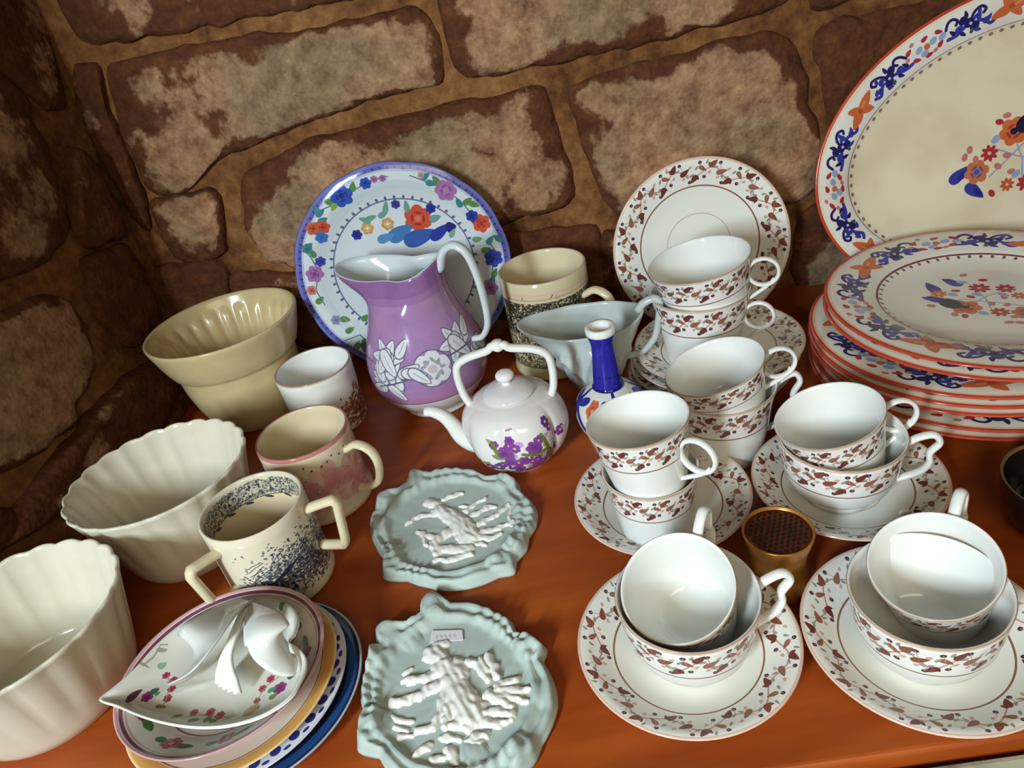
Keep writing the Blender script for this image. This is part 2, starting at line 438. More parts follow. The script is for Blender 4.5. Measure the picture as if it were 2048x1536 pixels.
def mortar_mat():
    m, nt, b = mat_new('brown_mortar'); L = nt.links.new
    tc = nd(nt, 'ShaderNodeTexCoord'); n = nd(nt, 'ShaderNodeTexNoise', i_Scale=60.0, i_Detail=6.0, i_Roughness=.65); n2 = nd(nt, 'ShaderNodeTexNoise', i_Scale=7.0, i_Detail=2.0)
    L(tc.outputs['Object'], n.inputs['Vector']); L(tc.outputs['Object'], n2.inputs['Vector'])
    a = nd(nt, 'ShaderNodeMath', operation='MULTIPLY_ADD'); L(n2.outputs['Fac'], a.inputs[0]); a.inputs[1].default_value = .8; a.inputs[2].default_value = -.4
    s = nd(nt, 'ShaderNodeMath', operation='ADD'); L(n.outputs['Fac'], s.inputs[0]); L(a.outputs[0], s.inputs[1])
    r = ramp(nt, [(.3, lin((82, 48, 26))), (.52, lin((120, 78, 42))), (.72, lin((146, 104, 62)))]); L(s.outputs[0], r.inputs['Fac'])
    L(r.outputs['Color'], b.inputs['Base Color']); b.inputs['Roughness'].default_value = .9; b.inputs['Specular IOR Level'].default_value = .2
    bp = nd(nt, 'ShaderNodeBump', i_Strength=.5, i_Distance=.003); L(n.outputs['Fac'], bp.inputs['Height']); L(bp.outputs['Normal'], b.inputs['Normal'])
    return m
M_MORTAR = mortar_mat()

# ------------------------------------------------------------------ the setting: two rubble walls meeting in a corner
WY, WS = 0.832, -0.130                       # back wall: y = WY + WS x
_ang = math.atan(-WS)
E_B = Vector((math.cos(_ang), -math.sin(_ang), 0))     # along the back wall, to the right
N_B = Vector((-math.sin(_ang), -math.cos(_ang), 0))    # out of the back wall, to the viewer
CORNER = Vector((-0.3967, 0.8836, 0))
E_L = Vector((-0.21, -0.9777, 0)).normalized(); N_L = Vector((0.9777, -0.21, 0)).normalized()   # left wall, a little splayed

def wall_slab(name, side, length, height, e, n, low):
    """uneven mortar bed behind the stones."""
    nu, nv = 60, 44
    verts, faces = [], []
    for j in range(nv + 1):
        for i in range(nu + 1):
            s = length * i / nu; z = low + (height - low) * j / nv
            d = mnoise.noise(Vector((s * 14, z * 14, side * 5.0))) * .003
            verts.append(CORNER + e * s + Vector((0, 0, z)) + n * d)
    for j in range(nv):
        for i in range(nu):
            a = j * (nu + 1) + i
            f = (a, a + 1, a + nu + 2, a + nu + 1)
            faces.append(f if side == 0 else tuple(reversed(f)))
    b0 = len(verts)
    cs = [CORNER + e * s + Vector((0, 0, z)) - n * .12 for s, z in ((0, low), (length, low), (length, height), (0, height))]
    verts += cs
    q = [0, nu, (nv + 1) * (nu + 1) - 1, nv * (nu + 1)]
    faces += [(b0 + 3, b0 + 2, b0 + 1, b0), (q[0], b0, b0 + 1, q[1]), (q[1], b0 + 1, b0 + 2, q[2]), (q[2], b0 + 2, b0 + 3, q[3]), (q[3], b0 + 3, b0, q[0])]
    o = mesh_obj(name, verts, faces, M_MORTAR); o['kind'] = 'structure'
    return o
wall_back = wall_slab('wall_back', 0, 1.55, 1.10, E_B, N_B, -0.10)
wall_left = wall_slab('wall_left', 1, 0.95, 1.10, E_L, N_L, -0.10)

def stone(poly, e, n, parent, proud=.012, core=1.0, tone=0.0, seed=0, flat=False):
    pts = list(poly) if flat else []
    for u, v in ([] if flat else poly):
        p = on_plane(u, v, CORNER + n * .006, n) - CORNER
        pts.append((p.dot(e), p.z))
    # resample the outline, jitter it a little, then build inward rings
    ring = []
    m = len(pts)
    gx = sum(p[0] for p in pts) / m; gz = sum(p[1] for p in pts) / m
    pts = [(x + (x - gx) / math.hypot(x - gx, z - gz) * .007, z + (z - gz) / math.hypot(x - gx, z - gz) * .007) for x, z in pts]
    for i in range(m):
        a, b = pts[i], pts[(i + 1) % m]; L = math.hypot(b[0] - a[0], b[1] - a[1]); k = max(2, int(L / .009))
        for j in range(k):
            t = j / k; ring.append((a[0] + (b[0] - a[0]) * t, a[1] + (b[1] - a[1]) * t))
    for _ in range(2):
        ring = [((ring[i - 1][0] + ring[i][0] * 2 + ring[(i + 1) % len(ring)][0]) / 4, (ring[i - 1][1] + ring[i][1] * 2 + ring[(i + 1) % len(ring)][1]) / 4) for i in range(len(ring))]
    cx = sum(p[0] for p in ring) / len(ring); cz = sum(p[1] for p in ring) / len(ring)
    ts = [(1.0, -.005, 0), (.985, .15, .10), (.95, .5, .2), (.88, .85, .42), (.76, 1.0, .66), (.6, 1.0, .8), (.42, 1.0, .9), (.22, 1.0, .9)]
    verts, cores = [], []
    K = len(ring)
    for t, h, c in ts:
        for (x, z) in ring:
            jx = mnoise.noise(Vector((x * 40, z * 40, seed))) * .006 * (1 if t > .8 else .3)
            X = cx + (x - cx) * t + jx; Z = cz + (z - cz) * t + jx
            r = mnoise.noise(Vector((X * 30, Z * 30, seed + 3))) * .0035 + mnoise.noise(Vector((X * 85, Z * 85, seed + 7))) * .0012
            d = (h if t == 1.0 else proud * h + r * min(1, h * 1.2)) + .002
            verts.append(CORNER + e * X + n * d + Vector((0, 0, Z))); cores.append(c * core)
    verts.append(CORNER + e * cx + n * (proud + .002) + Vector((0, 0, cz))); cores.append(core)
    faces = []
    for q in range(len(ts) - 1):
        for k in range(K):
            k2 = (k + 1) % K; faces.append((q * K + k, q * K + k2, (q + 1) * K + k2, (q + 1) * K + k))
    b = (len(ts) - 1) * K
    for k in range(K): faces.append((b + k, b + (k + 1) % K, len(verts) - 1))
    o = mesh_obj('stone', verts, faces, M_STONE, parent)
    bm = bmesh.new(); bm.from_mesh(o.data); bmesh.ops.recalc_face_normals(bm, faces=bm.faces[:])
    if bm.faces[-1].normal.dot(n) < 0: bmesh.ops.reverse_faces(bm, faces=bm.faces[:])
    bm.to_mesh(o.data); bm.free()
    a = o.data.attributes.new('core', 'FLOAT', 'POINT'); a.data.foreach_set('value', cores)
    a = o.data.attributes.new('tone', 'FLOAT', 'POINT'); a.data.foreach_set('value', [tone] * len(cores))
    return o

BACK = [
 ([(212,132),(340,108),(480,85),(640,58),(835,18),(862,60),(888,168),(750,200),(600,245),(490,285),(430,318),(395,365),(360,392),(300,385),(255,292),(228,210)], 1.0, .15),
 ([(300,402),(372,400),(412,380),(438,420),(448,505),(400,525),(340,500)], .75, .05),
 ([(487,352),(620,287),(800,242),(930,212),(1082,180),(1108,240),(1146,395),(1120,418),(1010,440),(860,520),(700,560),(540,520),(492,460)], 1.1, .15),
 ([(1140,172),(1300,132),(1480,84),(1560,75),(1592,120),(1622,240),(1646,330),(1640,372),(1585,405),(1400,450),(1262,438),(1214,402),(1172,280)], 1.25, .1),
 ([(885,-10),(900,-70),(1540,-110),(1572,14),(1400,58),(1250,92),(1050,134),(938,165),(910,110)], .95, .1),
 ([(1618,-110),(2040,-200),(2060,-70),(1900,-44),(1640,14)], .2, .3),
 ([(1640,60),(1800,22),(2100,-40),(2180,300),(1900,330),(1690,322),(1660,200)], .15, .2),
 ([(1604,440),(1680,400),(1900,380),(1930,560),(1660,600),(1590,560)], .75, .9),
 ([(1215,460),(1420,470),(1570,425),(1560,560),(1400,610),(1240,620),(1200,540)], .3, .6),
 ([(960,480),(1190,455),(1210,560),(1190,630),(1000,640),(930,560)], .15, .3),
 ([(460,548),(560,545),(680,575),(905,560),(930,650),(640,700),(480,650)], .35, .2),
 ([(300,545),(440,520),(455,600),(450,690),(420,720),(370,690)], .2, .2),
 ([(112,-70),(800,-130),(800,-26),(600,18),(400,48),(170,92),(128,40)], .5, 0),
 ([(140,140),(198,128),(216,220),(245,300),(292,410),(296,470),(270,440),(222,345),(170,240)], .15, .2),
 ([(1990,330),(2200,300),(2260,520),(1960,560)], .5, .6),
 ([(2120,-90),(2420,-180),(2480,240),(2230,290)], .7, .2),
]
for i, (pl, c, t) in enumerate(BACK): stone(pl, E_B, N_B, wall_back, .006 + .003 * ((i * 7) % 3), c, t, i)
LEFT = [
 ([(-120,-90),(66,-80),(86,60),(140,190),(108,222),(0,120),(-90,90)], .2, .1),
 ([(-160,130),(-40,115),(50,190),(92,300),(116,400),(136,470),(80,520),(-20,560),(-160,620)], .55, .05),
 ([(136,290),(178,320),(214,400),(248,470),(180,490),(150,430)], .25, .1),
 ([(176,520),(258,490),(306,590),(326,650),(262,690),(196,610)], .4, .1),
 ([(-160,690),(0,640),(90,592),(140,606),(192,704),(146,840),(90,890),(-70,985),(-160,1030)], 1.1, .2),
 ([(238,768),(310,722),(370,760),(320,850),(200,960),(70,1060),(0,1100),(60,985),(150,880)], .3, .2),
 ([(-200,1110),(-60,1050),(10,1015),(50,1060),(-60,1150),(-200,1260)], .35, .1),
]
for i, (pl, c, t) in enumerate(LEFT): stone(pl, E_L, N_L, wall_left, .007 + .003 * (i % 3), c, t, 40 + i)

# the courses above the ones in view
for wl, e, n, s0, length, sd in ((wall_back, E_B, N_B, .06, 1.5, 60), (wall_left, E_L, N_L, .06, .92, 90)):
    z = .515 if wl is wall_back else .50; r2 = random.Random(sd)
    while z < 1.05:
        h = r2.uniform(.09, .13); x = s0 + r2.uniform(-.05, .02)
        while x < length - .1:
            L = min(r2.uniform(.15, .28), length - x)
            j = lambda: r2.uniform(-.010, .010)
            stone([(x + j(), z + j()), (x + L * .5, z + j()), (x + L + j(), z + j()), (x + L + j(), z + h + j()), (x + L * .5, z + h + j()), (x + j(), z + h + j())], e, n, wl, .008, r2.choice([.2, .6, .9, 1.1]), r2.random() * .4, sd, True)
            x += L + .035; sd += 1
        z += h + .035

# the table
tb = thing('table', 'orange stained wooden table carrying all the china against the stone walls', 'table')
def box(name, x0, x1, y0, y1, z0, z1, mat, parent, bev=.002, slope=0.0):
    bm = bmesh.new(); vs = []
    for x, y, z in ((x0, y0, z0), (x1, y0, z0), (x1, y1, z0), (x0, y1, z0), (x0, y0, z1), (x1, y0, z1), (x1, y1, z1), (x0, y1, z1)):
        vs.append(bm.verts.new((x, y + slope * x, z)))
    for f in ((3, 2, 1, 0), (4, 5, 6, 7), (0, 1, 5, 4), (1, 2, 6, 5), (2, 3, 7, 6), (3, 0, 4, 7)): bm.faces.new([vs[i] for i in f])
    if bev: bmesh.ops.bevel(bm, geom=bm.edges[:], offset=bev, segments=2, affect='EDGES', profile=.6)
    me = bpy.data.meshes.new(name); bm.to_mesh(me); bm.free(); me.materials.append(mat)
    o = bpy.data.objects.new(name, me); COL.objects.link(o); o.parent = parent
    return o
def tabletop():
    bm = bmesh.new()
    poly = [(-.528, .2717), (.95, .154), (.95, .707), (-.397, .8815)]
    lo = [bm.verts.new((x, y, -.022)) for x, y in poly]; hi = [bm.verts.new((x, y, 0)) for x, y in poly]
    bm.faces.new(lo[::-1]); bm.faces.new(hi)
    for i in range(4): bm.faces.new((lo[i], lo[(i + 1) % 4], hi[(i + 1) % 4], hi[i]))
    bmesh.ops.bevel(bm, geom=[e for e in bm.edges if all(v in (hi[0], hi[1], lo[0], lo[1]) for v in e.verts)], offset=.003, segments=3, affect='EDGES', profile=.5)
    me = bpy.data.meshes.new('tabletop'); bm.to_mesh(me); bm.free(); me.materials.append(M_TABLE)
    o = bpy.data.objects.new('tabletop', me); COL.objects.link(o); o.parent = tb
tabletop()

# ------------------------------------------------------------------ tea service: saucers, plates, cups
def saucer_canvas(name, R):
    cv = Canvas(1024, 1024, 2, 2, (234, 232, 222))
    cv.ring(1, 1, .36, .012, (196, 176, 160), .8); cv.ring(1, 1, .675, .016, (140, 96, 78)); cv.ring(1, 1, .985, .028, (222, 190, 172))
    vine(cv, polar(1, 1, .70, .965), 10 if R < .08 else 13, 1.35)
    return painted(name, cv)
M_SAUCER = saucer_canvas('saucer_vine_pattern', .0745)
M_TEAPLATE = saucer_canvas('tea_plate_vine_pattern', .096)

def saucer_prof(R, H):
    k = R / .0745; h = H / .0225
    out = [(.0, .0035 * h, 1), (.036 * k, .0035 * h, 1), (.0375 * k, 0, 1), (.041 * k, 0, 1), (.0425 * k, .004 * h, 1), (.054 * k, .0095 * h, 1), (.066 * k, .0160 * h, 1), (R * .992, .0205 * h, 0)]
    top = [(R, .0218 * h, 0), (R * .985, .0225 * h, 0), (.066 * k, .0188 * h, 0), (.054 * k, .0125 * h, 0), (.044 * k, .0082 * h, 0), (.036 * k, .0066 * h, 0), (.0, .0062 * h, 0)]
    return out + top

proto_sc = None
def saucer(x, y, label, az=0.0, R=.0745, H=.0225, z=0.0, mat=None, name='saucer', cat='saucer', group='tea service saucers', M=None):
    o = lathe(name, saucer_prof(R, H), [mat or M_SAUCER, M_WHITE], n=96, planar=R)
    o.matrix_world = M if M is not None else place(x, y, z, az)
    return tag(o, label, cat, group)

def cup_canvas(name, h, lo, n):
    X = .251
    cv = Canvas(2048, 512, X, h, (234, 233, 227), wrap=True)
    cv.band(lo * h - .0006, lo * h + .0006, (150, 108, 92)); cv.band(.975 * h, h, (206, 176, 158))
    vine(cv, strip((lo + .03) * h, .955 * h, X), n, 1.3)
    return painted(name, cv)
M_CUP = cup_canvas('cup_vine_band', .064, .58, 11)
M_BOWLCUP = cup_canvas('bowl_cup_vine_band', .058, .52, 10)

def bute_prof(r, h):
    o = [(.62, .03), (.64, .0), (.70, .0), (.725, .02), (.745, .08), (.80, .30), (.86, .52), (.925, .78), (.985, .96), (1.0, 1.0)]
    pr = [(0, .03 * h, 1)] + [(a * r, b * h, 0 if b >= .02 else 1) for a, b in o]
    pr[-1] = (r, h, 2)
    pr += [(r - .0006, h + .0006, 1), (r - .0016, h + .0002, 1), (r - .0024, h - .002, 1)]
    pr += [(a * r - .0026, b * h, 1) for a, b in ((.925, .78), (.86, .52), (.80, .30), (.735, .15), (.66, .085))] + [(.4 * r, .065 * h, 1), (0, .06 * h, 1)]
    return pr
def bowl_prof(r, h):
    o = [(.50, .05), (.52, .0), (.57, .0), (.58, .06), (.60, .12), (.72, .18), (.83, .30), (.905, .48), (.95, .70), (.985, .92), (1.0, 1.0)]
    pr = [(0, .06 * h, 1)] + [(a * r, b * h, 0 if b >= .06 else 1) for a, b in o]
    pr[-1] = (r, h, 2)
    pr += [(r - .0006, h + .0006, 1), (r - .0016, h + .0002, 1), (r - .0024, h - .002, 1)]
    pr += [(a * r - .0026, b * h, 1) for a, b in ((.95, .70), (.905, .49), (.83, .33), (.70, .225), (.55, .185))] + [(.3 * r, .17 * h, 1), (0, .165 * h, 1)]
    return pr

def cup(kind, M, r, h, label, handle='ring', haz=0.0, hz=.62):
    """M puts the cup's base; haz turns the handle about the cup's axis."""
    t = thing('teacup', label, 'cup', M, 'tea service cups')
    pr = bute_prof(r, h) if kind == 'bute' else bowl_prof(r, h)
    lathe('body', pr, [M_CUP if kind == 'bute' else M_BOWLCUP, M_WHITE, M_GILT], t, n=80, vz=(0, h))
    def rad_at(z):
        q = [(p[1], p[0]) for p in pr[1:12] if p[0] > 0]
        for (z0, r0), (z1, r1) in zip(q[:-1], q[1:]):
            if z0 <= z <= z1 and z1 > z0: return r0 + (r1 - r0) * (z - z0) / (z1 - z0)
        return r
    c, s = math.cos(haz), math.sin(haz)
    if handle == 'ring':
        zc = hz * h; R = .0135; x0 = rad_at(zc) + R * .92
        P = [Vector((c * (x0 + R * math.cos(a)), s * (x0 + R * math.cos(a)), zc + R * math.sin(a))) for a in [2 * PI * k / 28 for k in range(28)]]
        hd = tube('handle', P, .0030, M_WHITE, t, n=10, flat=.62, closed=True, up=(-s, c, 0))
        zt = zc - R * .62; xt = x0 + R * .62
        Q = [(xt, zt), (xt - .006, zt - .006), (rad_at(.22 * h) + .004, .24 * h), (rad_at(.2 * h) - .001, .2 * h)]
        tube('handle_tail', [Vector((c * a, s * a, b)) for a, b in [(p.x, p.y) for p in spline([(a, b, 0) for a, b in Q], 5)]], .0025, M_WHITE, t, n=8, flat=.7, up=(-s, c, 0))
    else:
        a0 = rad_at(.88 * h) - .001; a1 = rad_at(.25 * h) - .001
        Q = [(a0, .86 * h), (a0 + .008, .97 * h), (a0 + .018, 1.02 * h), (a0 + .0225, .90 * h), (a0 + .017, .74 * h), (a0 + .0175, .58 * h), (a0 + .012, .42 * h), (a1 + .006, .28 * h), (a1, .26 * h)]
        tube('handle', [Vector((c * p.x, s * p.x, p.y)) for p in spline([(a, b, 0) for a, b in Q], 5)], .0036, M_WHITE, t, n=10, flat=.7, up=(-s, c, 0))
    return t

def tilted_cup(kind, rim, n, r, h, label, handle, haz_world):
    n = Vector((n[0], n[1], 1)).normalized(); rim = Vector(rim)
    b = rim - n * h
    return cup(kind, place(b.x, b.y, b.z, 0, n), r, h, label, handle, haz_world)
D2R = math.radians

# saucer in front, two cups one inside the other
saucer(.0752, .3068, 'saucer under the tilted cup at the front, nearest the green plaques', .3, R=.0722)
cup('bowl', place(.0775, .3045, .0075), .0450, .058, 'wide bowl-shaped cup holding the small tilted cup, on the front saucer', 'ear', D2R(-2))
tilted_cup('bute', (.0716, .3035, .0745), (-.288, -.290), .0362, .056, 'small cup tipped towards the viewer inside the front bowl cup', 'ear', D2R(50))
# saucer at the right front
saucer(.2168, .2745, 'saucer at the right front under two nested cups, beside the brass pot', 1.1, R=.0722)
cup('bowl', place(.2140, .2700, .0075, 0, (-.05, 0, 1)), .0435, .058, 'outer wide cup on the right front saucer', 'ear', D2R(70))
tilted_cup('bute', (.2200, .2800, .0715), (-.297, -.156), .0362, .056, 'inner cup with pale gold rim lying in the outer cup at the right front', 'ear', D2R(42))
# saucer in the middle with a stack of two upright cups
saucer(.1003, .4472, 'saucer under the two stacked ring-handled cups behind the brass pot', .7, R=.0722)
cup('bute', place(.0885, .4235, .0068), .0372, .064, 'lower upright cup of the pair standing on the middle saucer', 'ring', D2R(58))
tilted_cup('bute', (.0830, .4225, .1190), (-.075, .075), .0381, .058, 'upper cup with round ring handle stacked beside the blue vase', 'ring', D2R(-48))
# saucer to the right of it
saucer(.2434, .4195, 'saucer below the red-rimmed plate stack with two nested cups', 2.0, R=.0722)
cup('bowl', place(.2360, .4185, .0075), .0459, .058, 'lower wide bowl cup on the saucer beside the red-rimmed plates', 'ear', D2R(-24))
tilted_cup('bute', (.2276, .4230, .0824), (-.242, .054), .0400, .060, 'upper cup with ring handle nested in the bowl cup beside the red-rimmed plates', 'ring', D2R(-6))
# two flat tea plates with a pair of cups, and a plate standing up behind
for k in range(4):
    saucer(.2098 + .003 * (k - 2), .622 - .002 * (k - 2), ['bottom', 'second from bottom', 'third from bottom', 'top'][k] + ' one of four flat tea plates piled under the back cups', .5 + k, R=.0835, H=.0165, z=.0105 * k, mat=M_TEAPLATE, name='tea_plate', cat='plate', group='tea plates piled under the back cups')
cup('bute', place(.1970, .6185, .0362), .0480, .0735, 'lower cup standing on the piled tea plates at the back', 'ring', D2R(-30))
tilted_cup('bute', (.1965, .6145, .1420), (-.135, .020), .0480, .062, 'topmost back cup leaning in front of the upright tea plate', 'ring', D2R(-24))
_n = lean_frame((0, 0, 0), D2R(79), D2R(-9.9)).col[2].xyz
saucer(0, 0, 'large tea plate standing upright against the stone wall behind the cups', 0, R=.097, H=.020, mat=M_TEAPLATE, name='tea_plate', cat='plate', group='tea plates', M=lean_frame(Vector((.2395, .7385, .0985)) - _n * .018, D2R(79), D2R(-9.9)))
# pair of cups on bare wood between the two
cup('bute', place(.1760, .5080, 0), .0460, .072, 'lower cup standing on bare wood between saucers and back plates', 'ear', D2R(-10), .6)
tilted_cup('bute', (.1678, .5000, .0975), (-.235, .060), .0420, .048, 'ring-handled cup tipped back inside the cup that stands on bare wood', 'ring', D2R(-8))

# ------------------------------------------------------------------ red-rimmed dinner service
def dinner_canvas():
    cv = Canvas(1400, 1400, 2, 2, (232, 226, 212))
    cv.disc(1, 1, .965, (186, 66, 48), 1, True); cv.ring(1, 1, .965, .018, (226, 188, 160))
    cv.ring(1, 1, .655, .014, (122, 70, 76))
    for k in range(56):
        a = 2 * PI * k / 56; cv.ell(1 + .632 * math.cos(a), 1 + .632 * math.sin(a), .014, .011, a, (126, 84, 92))
    imari(cv, polar(1, 1, .685, .945), 4, .2)
    a = D2R(20)
    imari_spray(cv, lambda x, y: (1 + (x * math.cos(a) - y * math.sin(a)) / .150, 1 + (x * math.sin(a) + y * math.cos(a)) / .150), 1 / .150)
    return painted('dinner_plate_pattern', cv, .12)
M_DINNER = dinner_canvas()
M_REDRIM = glaze('iron_red_edge', (190, 70, 48), .15, .08)
M_WARMWHITE = glaze('warm_white_glaze', (226, 216, 196), .12, .03)
def dinner_prof(R):
    return [(0, .0025, 1), (.56 * R, .0025, 1), (.57 * R, 0, 1), (.60 * R, 0, 1), (.62 * R, .003, 1), (.70 * R, .0095, 1), (R * .985, .0133, 2), (R, .0143, 2), (R * .998, .0154, 2), (R * .985, .0159, 0),
            (.70 * R, .0122, 0), (.655 * R, .0085, 0), (.60 * R, .0055, 0), (.4 * R, .0045, 0), (0, .0045, 0)]
DZ = [0.0, .0086, .0245, .0331, .0417, .0580, .0666]
DP = [(.428, .552, .138), (.430, .551, .138), (.421, .549, .1335), (.420, .548, .133), (.420, .548, .1325), (.436, .545, .136), (.438, .5475, .136)]
DL = ['bottom plate of the red-rimmed stack, on the table', 'second red-rimmed plate from the bottom of the stack', 'third red-rimmed plate from the bottom of the stack', 'middle red-rimmed plate of the stack',
      'third red-rimmed plate from the top, its floral border showing', 'second red-rimmed plate from the top of the stack', 'topmost red-rimmed dinner plate with flower spray in the middle']
me0 = None
for k in range(7):
    x, y, R = DP[k]
    o = lathe('dinner_plate', dinner_prof(R), [M_DINNER, M_WARMWHITE, M_REDRIM], n=112, planar=R)
    o.matrix_world = place(x, y, DZ[k], .9 * k + (2.35 if k == 6 else 0))
    tag(o, DL[k], 'plate', 'red-rimmed dinner plates in the stack')

# oval platter standing behind
PA, PB = .203, .151
PLM = lean_frame((.565, .702, .1515), D2R(76), D2R(-9.85), D2R(10))
PLN = PLM.col[2].xyz.normalized()
def platter_local(u, v):
    p = PLM.inverted() @ on_plane(u, v, PLM.translation, PLN); return p.x, p.y
def platter():
    cv = Canvas(1600, 1200, 2 * PA, 2 * PB, (228, 214, 184))
    # rim frame: offset curve inside the ellipse
    def fr(inner, outer):
        m = (inner + outer) / 2; N = 720; pts = []; L = 0; prev = None
        for k in range(N + 1):
            a = PI - 2 * PI * k / N
            p = (PA + (PA - m) * math.cos(a), PB + (PB - m) * math.sin(a), a)
            if prev: L += math.hypot(p[0] - prev[0], p[1] - prev[1])
            pts.append((L, a)); prev = p
        ls = [q[0] for q in pts]
        def f(s_, t):
            s2 = s_ % L; i = min(N - 1, int(np.searchsorted(ls, s2)) - 1 if s2 > 0 else 0); i = max(0, i)
            w = (s2 - ls[i]) / max(1e-9, ls[i + 1] - ls[i]); a = pts[i][1] + (pts[i + 1][1] - pts[i][1]) * w
            d = inner + (outer - inner) * t
            x, y = PA + (PA - d) * math.cos(a), PB + (PB - d) * math.sin(a)
            g = math.atan2((PB - m) * math.cos(a) * -1, (PA - m) * math.sin(a)) 
            return x, y, g
        return f, L, abs(inner - outer)
    W = (0, cv.w, 0, cv.h, ((np.arange(cv.w) + .5) / cv.px)[None, :], ((np.arange(cv.h) + .5) / cv.py)[:, None])
    def er(d): return np.sqrt(((W[4] - PA) / (PA - d)) ** 2 + ((W[5] - PB) / (PB - d)) ** 2)
    cv._put(W, np.clip((er(.003) - 1) * 600 + .5, 0, 1), (170, 46, 40))
    cv._put(W, np.clip((1 - er(.0055)) * 600, 0, 1) * np.clip((er(.038) - 1) * 600, 0, 1), (232, 226, 216))
    cv._put(W, np.clip(.5 + (.0030 - np.abs(er(.037) - 1)) * 700, 0, 1), (132, 110, 100))
    f, L, H = fr(.0395, .0415)
    for k in range(86):
        x, y, g = f(k * L / 86, .5); cv.ell(x, y, .0022, .0016, g, (140, 112, 108))
    imari(cv, fr(.036, .0065), 6, .03)
    for u, v in ((2046, 312),):
        x, y = platter_local(u, v)
        imari_spray(cv, lambda a, b: (PA + x + a * 1.0, PB + y + b * 1.0), 1.0)
    m = painted('platter_pattern', cv, .12, stain=.38)
    prof = [(0, -.012, 1), (.66, -.012, 1), (.68, -.014, 1), (.72, -.0135, 1), (.80, -.004, 1), (.985, .0005, 2), (1.0, .0015, 2), (.998, .0028, 2), (.985, .003, 0), (.80, -.001, 0), (.76, -.0055, 0), (.70, -.0095, 0), (.4, -.010, 0), (0, -.010, 0)]
    n = 128; verts, faces, uvs, mi, rows = [], [], [], [], []
    def off(fr_): return (1 - fr_) * PB * 1.0
    for r, z, *_ in prof:
        if r == 0: rows.append([len(verts)]); verts.append((0, 0, z)); continue
        d = off(r); row = []
        for k in range(n):
            a = 2 * PI * k / n; row.append(len(verts)); verts.append(((PA - d) * math.cos(a), (PB - d) * math.sin(a), z))
        rows.append(row)
    U = lambda i: (.5 + verts[i][0] / (2 * PA), .5 + verts[i][1] / (2 * PB))
    for i in range(len(prof) - 1):
        A, B = rows[i], rows[i + 1]
        for k in range(n):
            k2 = (k + 1) % n
            f = (A[0], B[k2], B[k]) if len(A) == 1 else ((A[k], A[k2], B[0]) if len(B) == 1 else (A[k], A[k2], B[k2], B[k]))
            faces.append(f); uvs.append([U(j) for j in f]); mi.append(prof[i][2])
    o = mesh_obj('oval_platter', verts, faces, [m, M_WARMWHITE, M_REDRIM], None, uvs, mi)
    o.matrix_world = PLM
    tag(o, 'big oval red-edged platter with floral border standing against the wall', 'platter')
platter()

